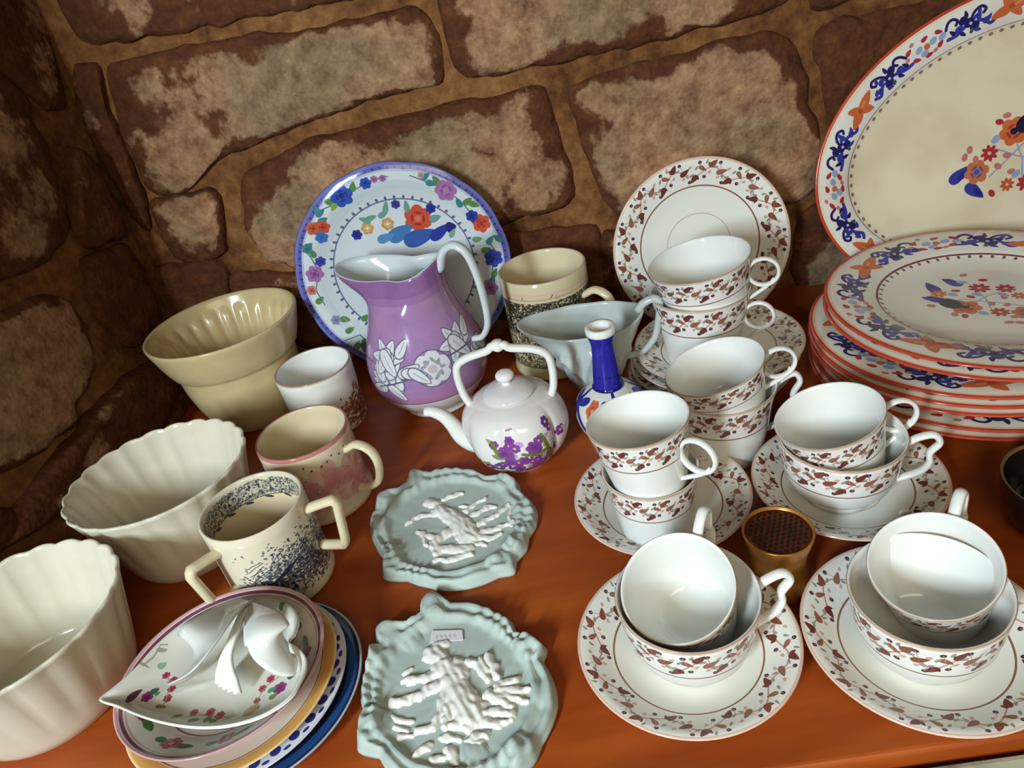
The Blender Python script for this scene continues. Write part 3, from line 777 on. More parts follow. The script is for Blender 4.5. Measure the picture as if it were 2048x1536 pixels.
# ------------------------------------------------------------------ blue flowered plate standing against the wall
BR = .125
BLM = lean_frame((-.0926, .7933, .1266), D2R(86), D2R(-2))
BLN = BLM.col[2].xyz.normalized()
def blue_plate():
    cv = Canvas(1100, 1100, 2 * BR, 2 * BR, (206, 214, 216))
    c = BR
    def L(u, v):
        p = BLM.inverted() @ on_plane(u, v, BLM.translation, BLN); return p.x + c, p.y + c
    cv.disc(c, c, BR * .965, (110, 112, 176), 1, True); cv.ring(c, c, BR * .95, .004, (92, 92, 160)); cv.ring(c, c, BR * .925, .0022, (176, 184, 206))
    for k in range(90):
        a = 2 * PI * k / 90; cv.ell(c + BR * .95 * math.cos(a), c + BR * .95 * math.sin(a), .0018, .0012, a, (60, 60, 130))
    cv.ring(c, c, BR * .655, .0016, (108, 112, 140)); cv.ring(c, c, BR * .80, .010, (190, 200, 206), .6)
    for k in range(52):
        a = 2 * PI * k / 52; cv.ell(c + BR * .675 * math.cos(a), c + BR * .675 * math.sin(a), .0022, .0015, a, (88, 96, 140))
    BLUE, RED, PINK, GREEN, TEAL = (52, 84, 172), (198, 82, 56), (160, 108, 160), (92, 130, 76), (64, 124, 130)
    def rose(u, v, r, col, dk, mid=None):
        x, y = L(u, v); cv.rose(x, y, r, col, dk, mid, u)
    def leaf(u, v, a, b, g, col):
        x, y = L(u, v); cv.ell(x, y, a, b, g, col, 1, .4)
    def stem(q, col=(80, 110, 104), w=.0012): cv.line([L(*p) for p in q], w, col)
    for q in ([(640, 420), (660, 412), (683, 390), (715, 375), (740, 362), (775, 352)], [(820, 350), (850, 362), (890, 378), (920, 400), (945, 430), (960, 450)], [(612, 500), (625, 520), (638, 545), (632, 580), (650, 610)], [(975, 480), (990, 500), (985, 540)], [(690, 680), (720, 670), (740, 690)]): stem(q)
    for u, v, g, col in ((655, 402, 2.5, GREEN), (668, 412, 4.0, (130, 160, 70)), (705, 372, 1.2, GREEN), (640, 425, .4, TEAL), (632, 418, 2, TEAL), (645, 440, .2, TEAL), (850, 352, .4, TEAL), (862, 366, -.4, TEAL), (872, 360, 2, GREEN), (935, 402, .5, GREEN), (948, 408, -.5, GREEN), (918, 405, 1.8, TEAL), (617, 492, .4, TEAL), (625, 506, 1.8, GREEN), (980, 480, .8, TEAL), (995, 475, 2.4, TEAL), (640, 600, .5, GREEN), (700, 660, .3, GREEN), (715, 690, .9, GREEN), (690, 640, -.5, GREEN), (990, 545, 1, GREEN), (972, 500, .2, GREEN), (955, 480, .1, (120, 150, 120)), (985, 560, 1, TEAL), (730, 640, 0.4, GREEN), (718, 552, .7, TEAL), (705, 545, 1.4, GREEN)):
        leaf(u, v, .0060, .0034, g, col)
    rose(683, 391, .0125, BLUE, (36, 50, 130)); rose(731, 366, .0065, BLUE, (36, 50, 130)); rose(748, 358, .004, PINK, (130, 70, 110)); rose(765, 356, .004, PINK, (120, 80, 110))
    rose(892, 380, .0120, PINK, (124, 76, 130), (176, 120, 160)); rose(842, 350, .0038, (176, 150, 140), (130, 110, 110))
    rose(963, 446, .0105, RED, (150, 52, 40)); rose(944, 432, .0070, (48, 64, 150), (34, 40, 110))
    rose(626, 456, .0080, (186, 96, 70), (140, 60, 50)); rose(645, 454, .0080, RED, (150, 50, 40)); rose(643, 475, .0070, (60, 110, 180), BLUE)
    rose(615, 497, .0060, TEAL, (44, 100, 80)); rose(629, 548, .0100, PINK, (110, 66, 130)); rose(640, 524, .0060, (64, 72, 160), (40, 44, 120)); rose(624, 580, .0060, (196, 120, 110), (150, 60, 60))
    rose(987, 516, .0105, (54, 70, 160), (36, 40, 110)); rose(980, 575, .0095, PINK, (110, 66, 130)); rose(672, 640, .006, (140, 140, 170), (100, 100, 140)); rose(735, 690, .009, (70, 110, 90), (50, 84, 60))
    rose(835, 441, .0155, RED, (150, 44, 34), (206, 116, 84)); rose(861, 420, .0058, (52, 56, 140), (40, 40, 110)); rose(774, 452, .0072, (196, 146, 84), (206, 200, 180), (222, 214, 196)); rose(733, 461, .0072, (196, 150, 84), (206, 200, 180), (222, 214, 196))
    rose(712, 474, .0060, (50, 52, 140), (40, 40, 110)); rose(790, 412, .0052, (70, 66, 150), (50, 44, 110)); rose(728, 565, .0085, (58, 96, 170), (40, 60, 140))
    for u, v, a, b, g, col in ((800, 470, .016, .008, .35, (70, 118, 170)), (840, 478, .020, .009, .15, (56, 92, 160)), (880, 468, .014, .006, .5, (48, 60, 150)), (902, 458, .006, .006, 0, (44, 46, 120)), (770, 480, .010, .005, .2, (86, 136, 180)), (870, 440, .007, .004, .2, (90, 140, 130)), (905, 470, .006, .003, .9, (120, 160, 140))):
        leaf(u, v, a, b, g, col)
    for u, v, g in ((770, 418, 1.2), (765, 432, .4), (740, 440, .2), (728, 444, 2.6), (812, 416, 1.5), (870, 440, .2)): leaf(u, v, .007, .0032, g, (110, 150, 140))
    m = painted('blue_flowered_plate_pattern', cv, .12)
    R = BR
    prof = [(0, -.011, 1), (.56 * R, -.011, 1), (.57 * R, -.013, 1), (.61 * R, -.013, 1), (.66 * R, -.009, 1), (.78 * R, -.002, 1), (R * .985, .001, 0), (R, .002, 0), (R * .99, .0033, 0), (.80 * R, .0003, 0), (.74 * R, -.003, 0), (.66 * R, -.0075, 0), (.5 * R, -.009, 0), (0, -.009, 0)]
    def df(r, z, a, i):
        q = r * (1 - .010 * (r / R) ** 4 * (1 - abs(math.cos(6 * a)) ** .7)); return (q * math.cos(a), q * math.sin(a), z)
    o = lathe('dinner_plate', prof, [m, M_PALEBLUE], n=120, planar=R, deform=df)
    o.matrix_world = BLM
    tag(o, 'blue-edged plate with coloured flowers standing upright behind the purple jug', 'plate')
blue_plate()

# ------------------------------------------------------------------ purple jug
def ss(x, a, b):
    t = min(1, max(0, (x - a) / (b - a))); return t * t * (3 - 2 * t)
def azdiff(a, b): return (a - b + PI) % (2 * PI) - PI

def purple_jug():
    M = place(-.0845, .708, 0, 0)
    t = thing('purple_jug', 'purple lustre jug with white leaf sprigs in front of the flowered plate', 'jug', M)
    H = .168; X = 2 * PI * .06
    cv = Canvas(1536, 768, X, H, (156, 118, 162), wrap=True)
    r2 = random.Random(3)
    for k in range(130):
        cv.ell(r2.random() * X, r2.uniform(.03, H), r2.uniform(.02, .045), r2.uniform(.01, .03), r2.random() * 3, r2.choice([(170, 132, 172), (142, 108, 164), (182, 138, 170), (136, 104, 162), (186, 146, 176)]), .16)
    cv.band(.148, H, (124, 74, 132), .5); cv.band(.140, .148, (124, 74, 132), .25); cv.band(.090, .120, (172, 130, 180), .3)
    cv.band(0, .0345, (222, 222, 216)); cv.band(.0340, .0353, (132, 90, 120)); cv.band(.0353, .046, (184, 122, 166), .5)
    G, W, D = (96, 92, 112), (214, 214, 216), (150, 150, 160)
    u0 = (D2R(-84) % (2 * PI)) / (2 * PI) * X
    def leaf(x, y, a, b, g):
        x = u0 + (x - u0) * 1.18; y = .074 + (y - .064) * 1.2; a *= 1.2; b *= 1.2
        cv.ell(x, y, a + .0013, b + .0013, g, G, .8, .35); cv.ell(x, y, a, b, g, W, 1, .35)
        cv.line([(x - a * .6 * math.cos(g), y - a * .6 * math.sin(g)), (x + a * .7 * math.cos(g), y + a * .7 * math.sin(g))], .0008, D)
    for o in (0, X / 3, 2 * X / 3):
        c = u0 + o
        for k in range(5): leaf(c - .036 + .004 * (k % 2), .064 + .0045 * (k - 2), .012, .0050, 2.4 - .5 * k)
        for k in range(4): leaf(c - .047, .053 + .004 * k, .010, .0042, 2.9 - .35 * k)
        leaf(c - .052, .047, .010, .0045, -2.9); leaf(c - .033, .045, .010, .004, -.9)
        for k in range(6): leaf(c + .030 + .005 * math.cos(k), .077 + .0045 * math.sin(k), .0125, .0052, k * 1.05)
        for k in range(3): leaf(c + .050 + .004 * k, .066 - .003 * k, .010, .0042, .4 - .6 * k)
        leaf(c + .047, .085, .009, .004, .9)
        cv.line([(c - .06, .056), (c - .02, .069), (c, .074), (c + .02, .081), (c + .06, .082)], .0016, G)
        cv.rose(c + .002, .074, .0185, W, D, (200, 180, 190), .3); cv.ring(c + .002, .074, .0190, .0010, G)
        for k in range(9): cv.ell(c + .002 + .010 * math.cos(k * .7), .074 + .010 * math.sin(k * .7), .0028, .0016, k, D)
    m_out = painted('purple_lustre_with_sprigs', cv, .10)
    o = [(.038, 0), (.040, .002), (.0390, .006), (.050, .015), (.0615, .031), (.0665, .049), (.0655, .071), (.0580, .095), (.0500, .117), (.0455, .135), (.0455, .150), (.0475, .168)]
    outer = sp2(o, 4, 0)
    inner = [(r - .0030, z, 1) for r, z, _ in reversed(sp2(o[4:], 4))]
    inner[0] = (inner[0][0] + .0008, .1685, 1)
    prof = [(0, .002, 1), (.034, .002, 1)] + outer[:-1] + [(outer[-1][0], outer[-1][1], 1)] + inner + [(.04, .022, 1), (0, .019, 1)]
    sp = D2R(150)
    def df(r, z, a, i):
        w = ss(z, .128, .166); d = azdiff(a, sp)
        k = math.exp(-(d / .55) ** 2)
        rr = r + w * (.034 * k - .017 * math.exp(-((abs(d) - 1.5) / .65) ** 2))
        b = math.exp(-(azdiff(a, sp + PI) / .7) ** 2)
        zz = z + w * (.006 * k + .012 * b - .005)
        return (rr * math.cos(a), rr * math.sin(a), zz)
    lathe('body', prof, [m_out, M_PALEBLUE], t, n=88, deform=df, vz=(0, H))
    c, s = math.cos(D2R(-28)), math.sin(D2R(-28))
    q = [(.044, .160), (.053, .179), (.066, .186), (.078, .178), (.084, .156), (.086, .126), (.084, .100), (.075, .084), (.062, .080)]
    P = [Vector((c * p.x, s * p.x, p.y)) for p in spline([(a, b, 0) for a, b in q], 6)]
    n = len(P); tube('handle', P, [.0062 - .0020 * k / n for k in range(n)], M_PALEBLUE, t, n=12, flat=.75, up=(-s, c, 0))
purple_jug()

# ------------------------------------------------------------------ violet teapot with a loop handle over the lid
def teapot():
    M = place(-.0050, .567, 0, 0)
    t = thing('teapot', 'small white ribbed teapot with violets and an overhead loop handle', 'teapot', M)
    H = .075; X = 2 * PI * .048
    cv = Canvas(1200, 600, X, H, (228, 222, 218), wrap=True)
    u0 = (D2R(-89) % (2 * PI)) / (2 * PI) * X
    r2 = random.Random(5)
    V1, V2, V3, GR = (134, 64, 148), (98, 56, 130), (190, 150, 200), (116, 140, 58)
    for k in range(80):
        x = u0 + r2.gauss(-.002, .018); y = r2.gauss(.030, .012)
        if y > .060: continue
        c = r2.choice([V1, V1, V2, V3, (212, 186, 214), GR, (150, 160, 90)])
        if c in (V1, V2): cv.rose(x, y, r2.uniform(.0036, .0058), c, V2, (220, 200, 120), r2.random() * 3)
        else: cv.ell(x, y, r2.uniform(.003, .006), r2.uniform(.0018, .0032), r2.random() * 3, c, .9, .4)
    for x, y, r in ((-.010, .053, .0048), (.010, .043, .0070), (.000, .030, .0055), (-.014, .028, .0062), (.012, .021, .0060), (-.006, .018, .006), (-.018, .040, .005), (.004, .012, .006)): cv.rose(u0 + x, y, r, V1, V2, V2, x * 300)
    for q in ([(.019, .052), (.023, .040), (.025, .026), (.020, .016)], [(-.026, .052), (-.023, .042)], [(.0, .038), (.012, .034), (.024, .036)]): cv.line([(u0 + a, b) for a, b in q], .0036, (96, 122, 40), .9)
    cv.line([(u0 - .012, .0625), (u0 - .006, .0635)], .0016, (130, 100, 96), .7)
    m = painted('teapot_violets', cv, .10)
    o = [(.027, 0), (.029, .003), (.033, .006), (.042, .016), (.0475, .030), (.0490, .045), (.0465, .058), (.0400, .067), (.0300, .0725), (.0225, .0750)]
    prof = [(0, .002, 1), (.025, .002, 1)] + sp2(o, 5, 0) + [(.021, .0748, 1), (.0205, .072, 1), (.036, .06, 1), (.042, .04, 1), (.02, .012, 1), (0, .01, 1)]
    def df(r, z, a, i):
        w = math.sin(PI * min(1, max(0, z / .074))) if z > 0 else 0
        k = 1 + w * (.15 * (abs(math.cos(3.0 * (a + D2R(75)))) ** .55) - .10)
        return (r * k * math.cos(a), r * k * math.sin(a), z)
    lathe('body', prof, [m, M_WHITE], t, n=112, deform=df, vz=(0, H))
    lp = sp2([(.0235, .0745), (.0245, .0760), (.0235, .0780), (.0190, .0815), (.0120, .0840), (.0060, .0850), (0, .0855)], 4, 0)
    lid = lathe('lid', [(0, .073, 0), (.0195, .0735, 0)] + lp, [glaze('lid_glaze', (216, 212, 210), .10, .05)], t, n=72)
    lathe('knob', sp2([(.0050, .0845), (.0045, .0880), (.0078, .0910), (.0088, .0940), (.0070, .0970), (.003, .0983), (0, .0985)], 4, 0), [M_WHITE], lid, n=36)
    hz = D2R(-11); c, s = math.cos(hz), math.sin(hz)
    q = [(-.0380, .066), (-.0420, .078), (-.0435, .096), (-.041, .110), (-.030, .1170), (-.011, .1215), (-.0055, .1255), (0, .1230), (.0055, .1255), (.011, .1215), (.030, .1175), (.042, .110), (.0445, .096), (.0430, .078), (.039, .066)]
    P = [Vector((c * p.x, s * p.x, p.y)) for p in spline([(a, b, 0) for a, b in q], 6)]
    tube('handle', P, .0044, M_WHITE, t, n=12, flat=.85, up=(-s, c, 0))
    lathe('handle_finial', [(r, z + .1225, 0) for r, z, _ in sp2([(0, -.001), (.005, -.0005), (.0055, .003), (.0035, .0055), (.0048, .0075), (0, .009)], 3)], [M_WHITE], t, n=20)
    a = D2R(166); c, s = math.cos(a), math.sin(a)
    q = [(.034, .020), (.046, .0215), (.056, .030), (.0615, .043), (.068, .054), (.0775, .0605), (.0855, .0615)]
    P = [Vector((c * p.x, s * p.x, p.y)) for p in spline([(a_, b, 0) for a_, b in q], 6)]
    n = len(P); tube('spout', P, [.0135 - .0088 * (k / n) ** .7 for k in range(n)], M_WHITE, t, n=16, flat=.9, up=(-s, c, 0))
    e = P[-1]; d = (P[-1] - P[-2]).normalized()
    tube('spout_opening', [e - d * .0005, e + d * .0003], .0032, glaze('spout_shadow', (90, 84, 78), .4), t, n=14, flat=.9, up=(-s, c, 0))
teapot()

# ------------------------------------------------------------------ mugs
def mug_prof(r, h, foot=.0, wall=.0032, taper=1.0, base=None):
    b = base or r * taper
    o = [(0, .003, 1), (b * .88, .003, 1), (b * .90, 0, 1), (b * .97, 0, 1), (b + foot, .0025, 0), (b + foot * .8, .006, 0), (b, .010, 0)]
    for k in range(1, 9):
        f = k / 8; o.append((b + (r - b) * f, .010 + (h - .010) * f, 0))
    o[-1] = (r, h, 2)
    o += [(r - .0010, h + .0010, 2), (r - wall * .75, h + .0004, 3), (r - wall, h - .002, 3)]
    for k in range(1, 8):
        f = 1 - k / 8; o.append((b + (r - b) * f - wall, .010 + (h - .010) * f, 3))
    o += [(b - wall - .003, .0075, 3), (b * .6, .006, 3), (0, .006, 3)]
    return o
def loop_handle(t, r, z0, z1, az, out, rad, mat, flat=.7, rb=None, square=False, name='handle'):
    c, s = math.cos(az), math.sin(az); rb = rb or r
    if square:
        q = [(r - .002, z1 - .002), (r + out * .35, z1 + .001), (r + out * .92, z1 + .004), (r + out, z1 - .001), (r + out * .90, z1 - (z1 - z0) * .5), (r + out * .80, z0 + .002), (r + out * .72, z0 - .003), (rb + out * .3, z0 - .001), (rb - .002, z0 + .001)]
        P = []
        for (a, b), (a2, b2) in zip(q[:-1], q[1:]):
            for k in range(4): P.append((a + (a2 - a) * k / 4, b + (b2 - b) * k / 4))
        P.append(q[-1])
    else:
        q = [(r - .001, z1 - .004), (r + out * .45, z1 + .003), (r + out * .9, z1 - .004), (r + out, z1 - (z1 - z0) * .38), (r + out * .78, z0 + (z1 - z0) * .22), (rb + out * .3, z0 + .002), (rb - .002, z0)]
        P = [(p.x, p.y) for p in spline([(a, b, 0) for a, b in q], 6)]
    tube(name, [Vector((c * a, s * a, b)) for a, b in P], rad, mat, t, n=12, flat=flat, up=(-s, c, 0))

def scene_print(cv, x0, x1, y0, y1, n, cols, seed, sc=1.0):
    """dense transfer print: foliage dabs, strokes and small hatchings."""
    r2 = random.Random(seed)
    for k in range(n):
        x, y = r2.uniform(x0, x1), r2.uniform(y0, y1); c = r2.choice(cols); q = r2.random()
        if q < .55: cv.ell(x, y, r2.uniform(.0006, .0022) * sc, r2.uniform(.0005, .0012) * sc, r2.random() * 3, c, r2.uniform(.5, 1))
        elif q < .85:
            a = r2.gauss(.2, .6); L = r2.uniform(.002, .008) * sc; m = r2.uniform(-.002, .002)
            cv.line([(x, y), (x + L * .5 * math.cos(a), y + L * .5 * math.sin(a) + m), (x + L * math.cos(a), y + L * math.sin(a))], r2.uniform(.0004, .0009) * sc, c, r2.uniform(.5, 1))
        else: cv.ring(x, y, r2.uniform(.0010, .0024) * sc, .0005 * sc, c, .8)

# black transfer-printed mug
def black_mug():
    r, h = .0488, .1190
    t = thing('transfer_mug', 'tall cream mug with dense black transfer print behind the cream jug', 'mug', place(.0600, .7360, 0, 0))
    X = 2 * PI * r; cv = Canvas(1536, 700, X, h, (206, 194, 156), wrap=True)
    K = [(38, 34, 32), (54, 48, 42), (70, 62, 52)]
    scene_print(cv, 0, X, .058, .0985, 3300, K, 11, 1.3); scene_print(cv, 0, X, .018, .058, 2300, [(70, 62, 46), (92, 84, 62), (56, 50, 42), (130, 120, 84)], 12, 1.25)  # lower dabs in olive: shade low on the mug put into the print colours
    cv.band(.0975, .1000, (206, 194, 166)); cv.band(.1005, .1020, (198, 146, 132)); cv.band(.1055, .1080, (214, 176, 160)); cv.band(.016, .018, (120, 104, 80))
    m = painted('black_transfer_print', cv, .13)
    lathe('body', mug_prof(r, h, .0015, .0035), [m, M_CREAM, glaze('pale_pink_rim', (214, 184, 164), .12), M_CREAM], t, n=80, vz=(0, h))
    loop_handle(t, r, .036, .092, D2R(-38), .031, .0058, M_CREAM)
black_mug()

def two_handled_mug():
    r, h = .0425, .084
    t = thing('two_handled_mug', 'cream two-handled mug with black landscape print inside and out', 'mug', place(-.2285, .472, 0, 0))
    X = 2 * PI * r; bg = (222, 210, 184)
    cv = Canvas(1536, 600, X, h, bg, wrap=True); K = [(44, 48, 66), (62, 66, 82), (90, 94, 106)]
    r2 = random.Random(2)
    u0 = (D2R(-55) % (2 * PI)) / (2 * PI) * X
    for cx, cy, sx, sy, n in ((u0 + .000, .038, .030, .022, 620), (u0 + .024, .034, .026, .024, 720), (u0 - .024, .026, .018, .016, 300), (u0 + .050, .036, .022, .024, 560), (u0 + .13, .036, .04, .02, 600)):
        for k in range(n):
            x, y = r2.gauss(cx, sx * .6), r2.gauss(cy, sy * .6)
            if not .010 < y < .074: continue
            cv.ell(x, y, r2.uniform(.0005, .0019), r2.uniform(.0004, .0011), r2.random() * 3, r2.choice(K), r2.uniform(.5, 1))
    for k in range(40):
        a = r2.uniform(.15, .7); x, y = u0 + r2.uniform(-.035, .02), r2.uniform(.022, .054)
        cv.line([(x, y), (x + .008 * math.cos(a), y + .008 * math.sin(a) + .001), (x + .016 * math.cos(a), y + .016 * math.sin(a))], .0006, r2.choice(K))
    for k in range(5): cv.ell(u0 - .012 + .003 * k, .036 + .0016 * k, .010, .0012, .35, K[0], .8)
    m = painted('black_landscape_print', cv, .13)
    ci = Canvas(1536, 600, X, h, (220, 204, 168), wrap=True)
    scene_print(ci, 0, X, h - .021, h - .004, 1900, [(50, 54, 62), (84, 88, 92), (120, 122, 122)], 21, .9); ci.band(h - .003, h, (214, 206, 186)); ci.band(h - .0225, h - .0215, (90, 92, 92))
    for k in range(26): ci.ring((k + .5) * X / 26, h - .013, .0034, .0009, (200, 196, 180))
    for k in range(14): ci.ell((k + .5) * X / 14, h - .024, .004, .0013, .3, (70, 70, 74))
    mi = painted('inner_border_print', ci, .13)
    lathe('body', mug_prof(r, h, .0012, .0032), [m, M_CREAM, glaze('cream_rim', (222, 212, 186), .12), mi], t, n=80, vz=(0, h))
    loop_handle(t, r, .030, .072, D2R(-6), .026, .0050, M_CREAM, .8, square=True)
    loop_handle(t, r, .030, .072, D2R(-126), .026, .0050, M_CREAM, .8, square=True)
two_handled_mug()

def pink_mug():
    r, h = .0438, .080
    t = thing('lustre_mug', 'cream mug with blotchy pink lustre band and loop handle', 'mug', place(-.2015, .572, 0, 0))
    X = 2 * PI * r; cv = Canvas(1200, 400, X, h, (214, 196, 168), wrap=True); r2 = random.Random(9)
    for k in range(150):
        cv.ell(r2.random() * X, r2.gauss(.036, .012), r2.uniform(.006, .014), r2.uniform(.004, .010), r2.random() * 3, r2.choice([(196, 116, 124), (184, 100, 112), (206, 140, 140)]), .34)
    for k in range(36): cv.ell((k + r2.random() * .5) * X / 36, .066 + r2.uniform(-.003, .003), .0014, .0009, r2.random() * 3, (74, 58, 52), .9)
    for k in range(60): cv.ell(r2.random() * X, r2.uniform(.02, .058), .0010, .0007, r2.random() * 3, (120, 70, 66), .8)
    cv.band(.077, h, (188, 120, 116))
    m = painted('pink_lustre', cv, .13)
    lathe('body', mug_prof(r, h, .0030, .0032, .99), [m, M_CREAM, glaze('pink_rim_line', (178, 118, 108), .14), glaze('pale_cream_inside', (218, 202, 166), .12, .03)], t, n=80, vz=(0, h))
    loop_handle(t, r, .016, .066, D2R(-26), .029, .0050, M_CREAM)
pink_mug()

def beaker():
    r, h = .0427, .0740
    t = thing('white_beaker', 'plain white beaker with a brown picture, behind the pink mug', 'mug', place(-.2105, .7120, 0, 0))
    X = 2 * PI * r; cv = Canvas(1200, 300, X, h, (230, 228, 216), wrap=True)
    u0 = (D2R(-32) % (2 * PI)) / (2 * PI) * X
    r2 = random.Random(4)
    for k in range(420):
        x, y = r2.gauss(u0 + .012, .017), r2.gauss(.022, .012)
        if y < .050 + .12 * (x - u0): cv.ell(x, y, r2.uniform(.001, .004), r2.uniform(.0007, .002), r2.gauss(.4, .4), r2.choice([(140, 84, 52), (168, 100, 62), (112, 66, 46), (180, 130, 90)]), .8)
    cv.band(h - .0012, h, (200, 178, 160))
    m = painted('brown_picture_print', cv, .13)
    lathe('body', mug_prof(r, h, .0, .0028, .95), [m, M_WHITE, glaze('thin_brown_rim', (168, 138, 120), .14), M_WHITE], t, n=72, vz=(0, h))
beaker()

# ------------------------------------------------------------------ fluted jelly moulds along the left wall
def yellow_mould():
    t = thing('jelly_mould', 'yellow caneware jelly mould with fluted inside, at the back left', 'jelly mould', place(-.3070, .7710, 0, 0) @ Matrix.Scale(.955, 4), 'jelly moulds along the left wall')
    o = sp2([(.047, 0), (.0510, .003), (.0570, .016), (.0640, .038), (.0685, .060), (.0700, .076), (.0710, .0845)], 4) + sp2([(.0750, .0875), (.0795, .098), (.0850, .115), (.0885, .127), (.0890, .1315)], 4)
    i0 = len(o) + 1
    inn = sp2([(.0875, .1325), (.0840, .1305), (.0800, .120), (.0735, .102), (.0665, .078), (.0595, .048), (.0510, .027), (.0380, .016), (0, .0150)], 4)
    def df(r, z, a, i):
        if i > i0 + 4:
            w = ss(.122 - z, 0, .012) * ss(r, .02, .05)
            r = r * (1 - w * (.055 * abs(math.sin(13 * a)) ** .8 - .01))
        return (r * math.cos(a) * 1.02, r * math.sin(a) * .98, z)
    lathe('body', [(0, .002, 0)] + o + inn, [M_YELLOW], t, n=156, deform=df)
yellow_mould()
def white_mould(x, y, r, h, az, label, n=(0, 0, 1)):
    t = thing('jelly_mould', label, 'jelly mould', place(x, y, 0, az, n), 'jelly moulds along the left wall')
    o = sp2([(.66 * r, 0), (.69 * r, .003), (.74 * r, .12 * h), (.81 * r, .36 * h), (.88 * r, .62 * h), (.95 * r, .86 * h), (r, .985 * h)], 4)
    i0 = len(o) + 1
    inn = sp2([(.985 * r, h), (.955 * r, .985 * h), (.90 * r, .84 * h), (.83 * r, .60 * h), (.755 * r, .36 * h), (.69 * r, .19 * h), (.60 * r, .135 * h), (.30 * r, .125 * h), (0, .125 * h)], 4)
    def df(rr, z, a, i):
        w = ss(z, .10 * h, .55 * h) if i < i0 else ss(z, .13 * h, .4 * h) * .9
        l = abs(math.cos(11 * a))
        k = 1 + w * ((.026 if i < i0 else .034) * l ** .7 - .018)
        zz = z + (.0012 * (l - .5) * ss(z, .9 * h, h))
        return (rr * k * math.cos(a) * 1.04, rr * k * math.sin(a) * .97, zz)
    lathe('body', [(0, .003, 0)] + o + inn, [M_MOULD], t, n=144, deform=df)
white_mould(-.3270, .5450, .0770, .0920, .2, 'ivory scalloped jelly mould between the yellow mould and the front one')
white_mould(-.3980, .3980, .0800, .0880, .5, 'ivory fluted jelly mould cut off at the left edge in front')

# ------------------------------------------------------------------ cream jug and blue vase
M_CREAMJUG = glaze('grey_white_stoneware', (186, 194, 190), .2, .05)
def cream_jug():
    t = thing('cream_jug', 'pale grey-white cream jug with moulded figures, behind the blue vase', 'jug', place(.0875, .632, 0, 0))
    o = [(.0225, 0), (.0235, .004), (.020, .010), (.019, .018), (.026, .032), (.0335, .052), (.0390, .070), (.0430, .086), (.0460, .100)]
    outer = sp2(o, 5, 0); inner = [(r - .0026, z, 0) for r, z, _ in reversed(sp2(o[4:], 5))]; inner[0] = (inner[0][0] + .0006, .1005, 0)
    prof = [(0, .003, 0), (.02, .003, 0)] + outer + inner + [(.013, .029, 0), (0, .0275, 0)]
    no = len(outer) + 2; sp = D2R(166)
    def df(r, z, a, i):
        w = ss(z, .062, .102); d = azdiff(a, sp); k = math.exp(-(d / .50) ** 2); b = math.exp(-(azdiff(a, sp + PI) / .5) ** 2)
        rr = r + w * (.026 * k + .010 * b - .008 * math.exp(-((abs(d) - 1.57) / .55) ** 2)); zz = z + w * (.004 * k + .006 * b - .004)
        if i < no and .030 < z < .085:
            q = ss(z, .030, .038) * (1 - ss(z, .076, .085))
            rr += q * .0040 * (max(0, math.sin(7 * a + 90 * z)) * max(0, math.sin(150 * z + 2 * math.sin(3 * a))) + .5 * max(0, math.sin(17 * a - 160 * z)))
        return (rr * math.cos(a), rr * math.sin(a), zz)
    lathe('body', prof, [M_CREAMJUG], t, n=110, deform=df)
    c, s = math.cos(D2R(-16)), math.sin(D2R(-16))
    q = [(.049, .1010), (.056, .1090), (.066, .1125), (.071, .1075), (.068, .088), (.063, .070), (.050, .055), (.032, .050)]
    P = [Vector((c * p.x, s * p.x, p.y)) for p in spline([(a, b, 0) for a, b in q], 5)]
    tube('handle', P, [.0052 - .0015 * k / len(P) for k in range(len(P))], M_CREAMJUG, t, n=10, flat=.8, up=(-s, c, 0))
cream_jug()
def blue_vase():
    t = thing('bud_vase', 'small vase with cobalt blue neck and white lip among the cups', 'vase', place(.0885, .5690, 0, 0))
    H = .121; X = 2 * PI * .036
    cv = Canvas(900, 900, X, H, (226, 220, 212), wrap=True)
    cv.band(.058, .1140, (38, 36, 148)); cv.band(.0575, .0600, (28, 26, 110)); cv.band(.071, .073, (30, 28, 120))
    for k in range(4):
        o = k * X / 4
        cv.line([(o, .058), (o, .047), (o, .036)], .006, (38, 42, 140))
        for d in (-1, 1):
            cv.ell(o + d * .010, .049, .009, .0034, d * .25, (42, 46, 140)); cv.line([(o + d * .003, .044), (o + d * .012, .032), (o + d * .019, .020)], .006, (48, 58, 140))
        cv.rose(o + X / 8, .045, .0085, (206, 104, 62), (160, 60, 40), (214, 150, 110)); cv.ell(o + X / 8, .022, .008, .006, 0, (216, 178, 150)); cv.ell(o + .004, .022, .005, .007, 0, (222, 190, 160))
    m = painted('cobalt_and_orange_panels', cv, .10)
    lathe('body', [(0, .002, 1), (.022, .002, 1)] + sp2([(.022, 0), (.025, .003), (.032, .016), (.0350, .031), (.031, .045), (.020, .0545), (.0145, .0580)], 5, 0) + sp2([(.0134, .0610), (.0130, .069), (.0115, .087), (.0107, .102), (.0127, .111), (.0134, .1140)], 4, 0)
          + [(.0139, .1150, 1), (.0140, .1195, 1), (.0130, .1210, 1), (.0096, .1210, 1), (.0082, .1190, 1), (.0078, .10, 1), (0, .098, 1)], [m, M_WHITE], t, n=64, vz=(0, H))
blue_vase()

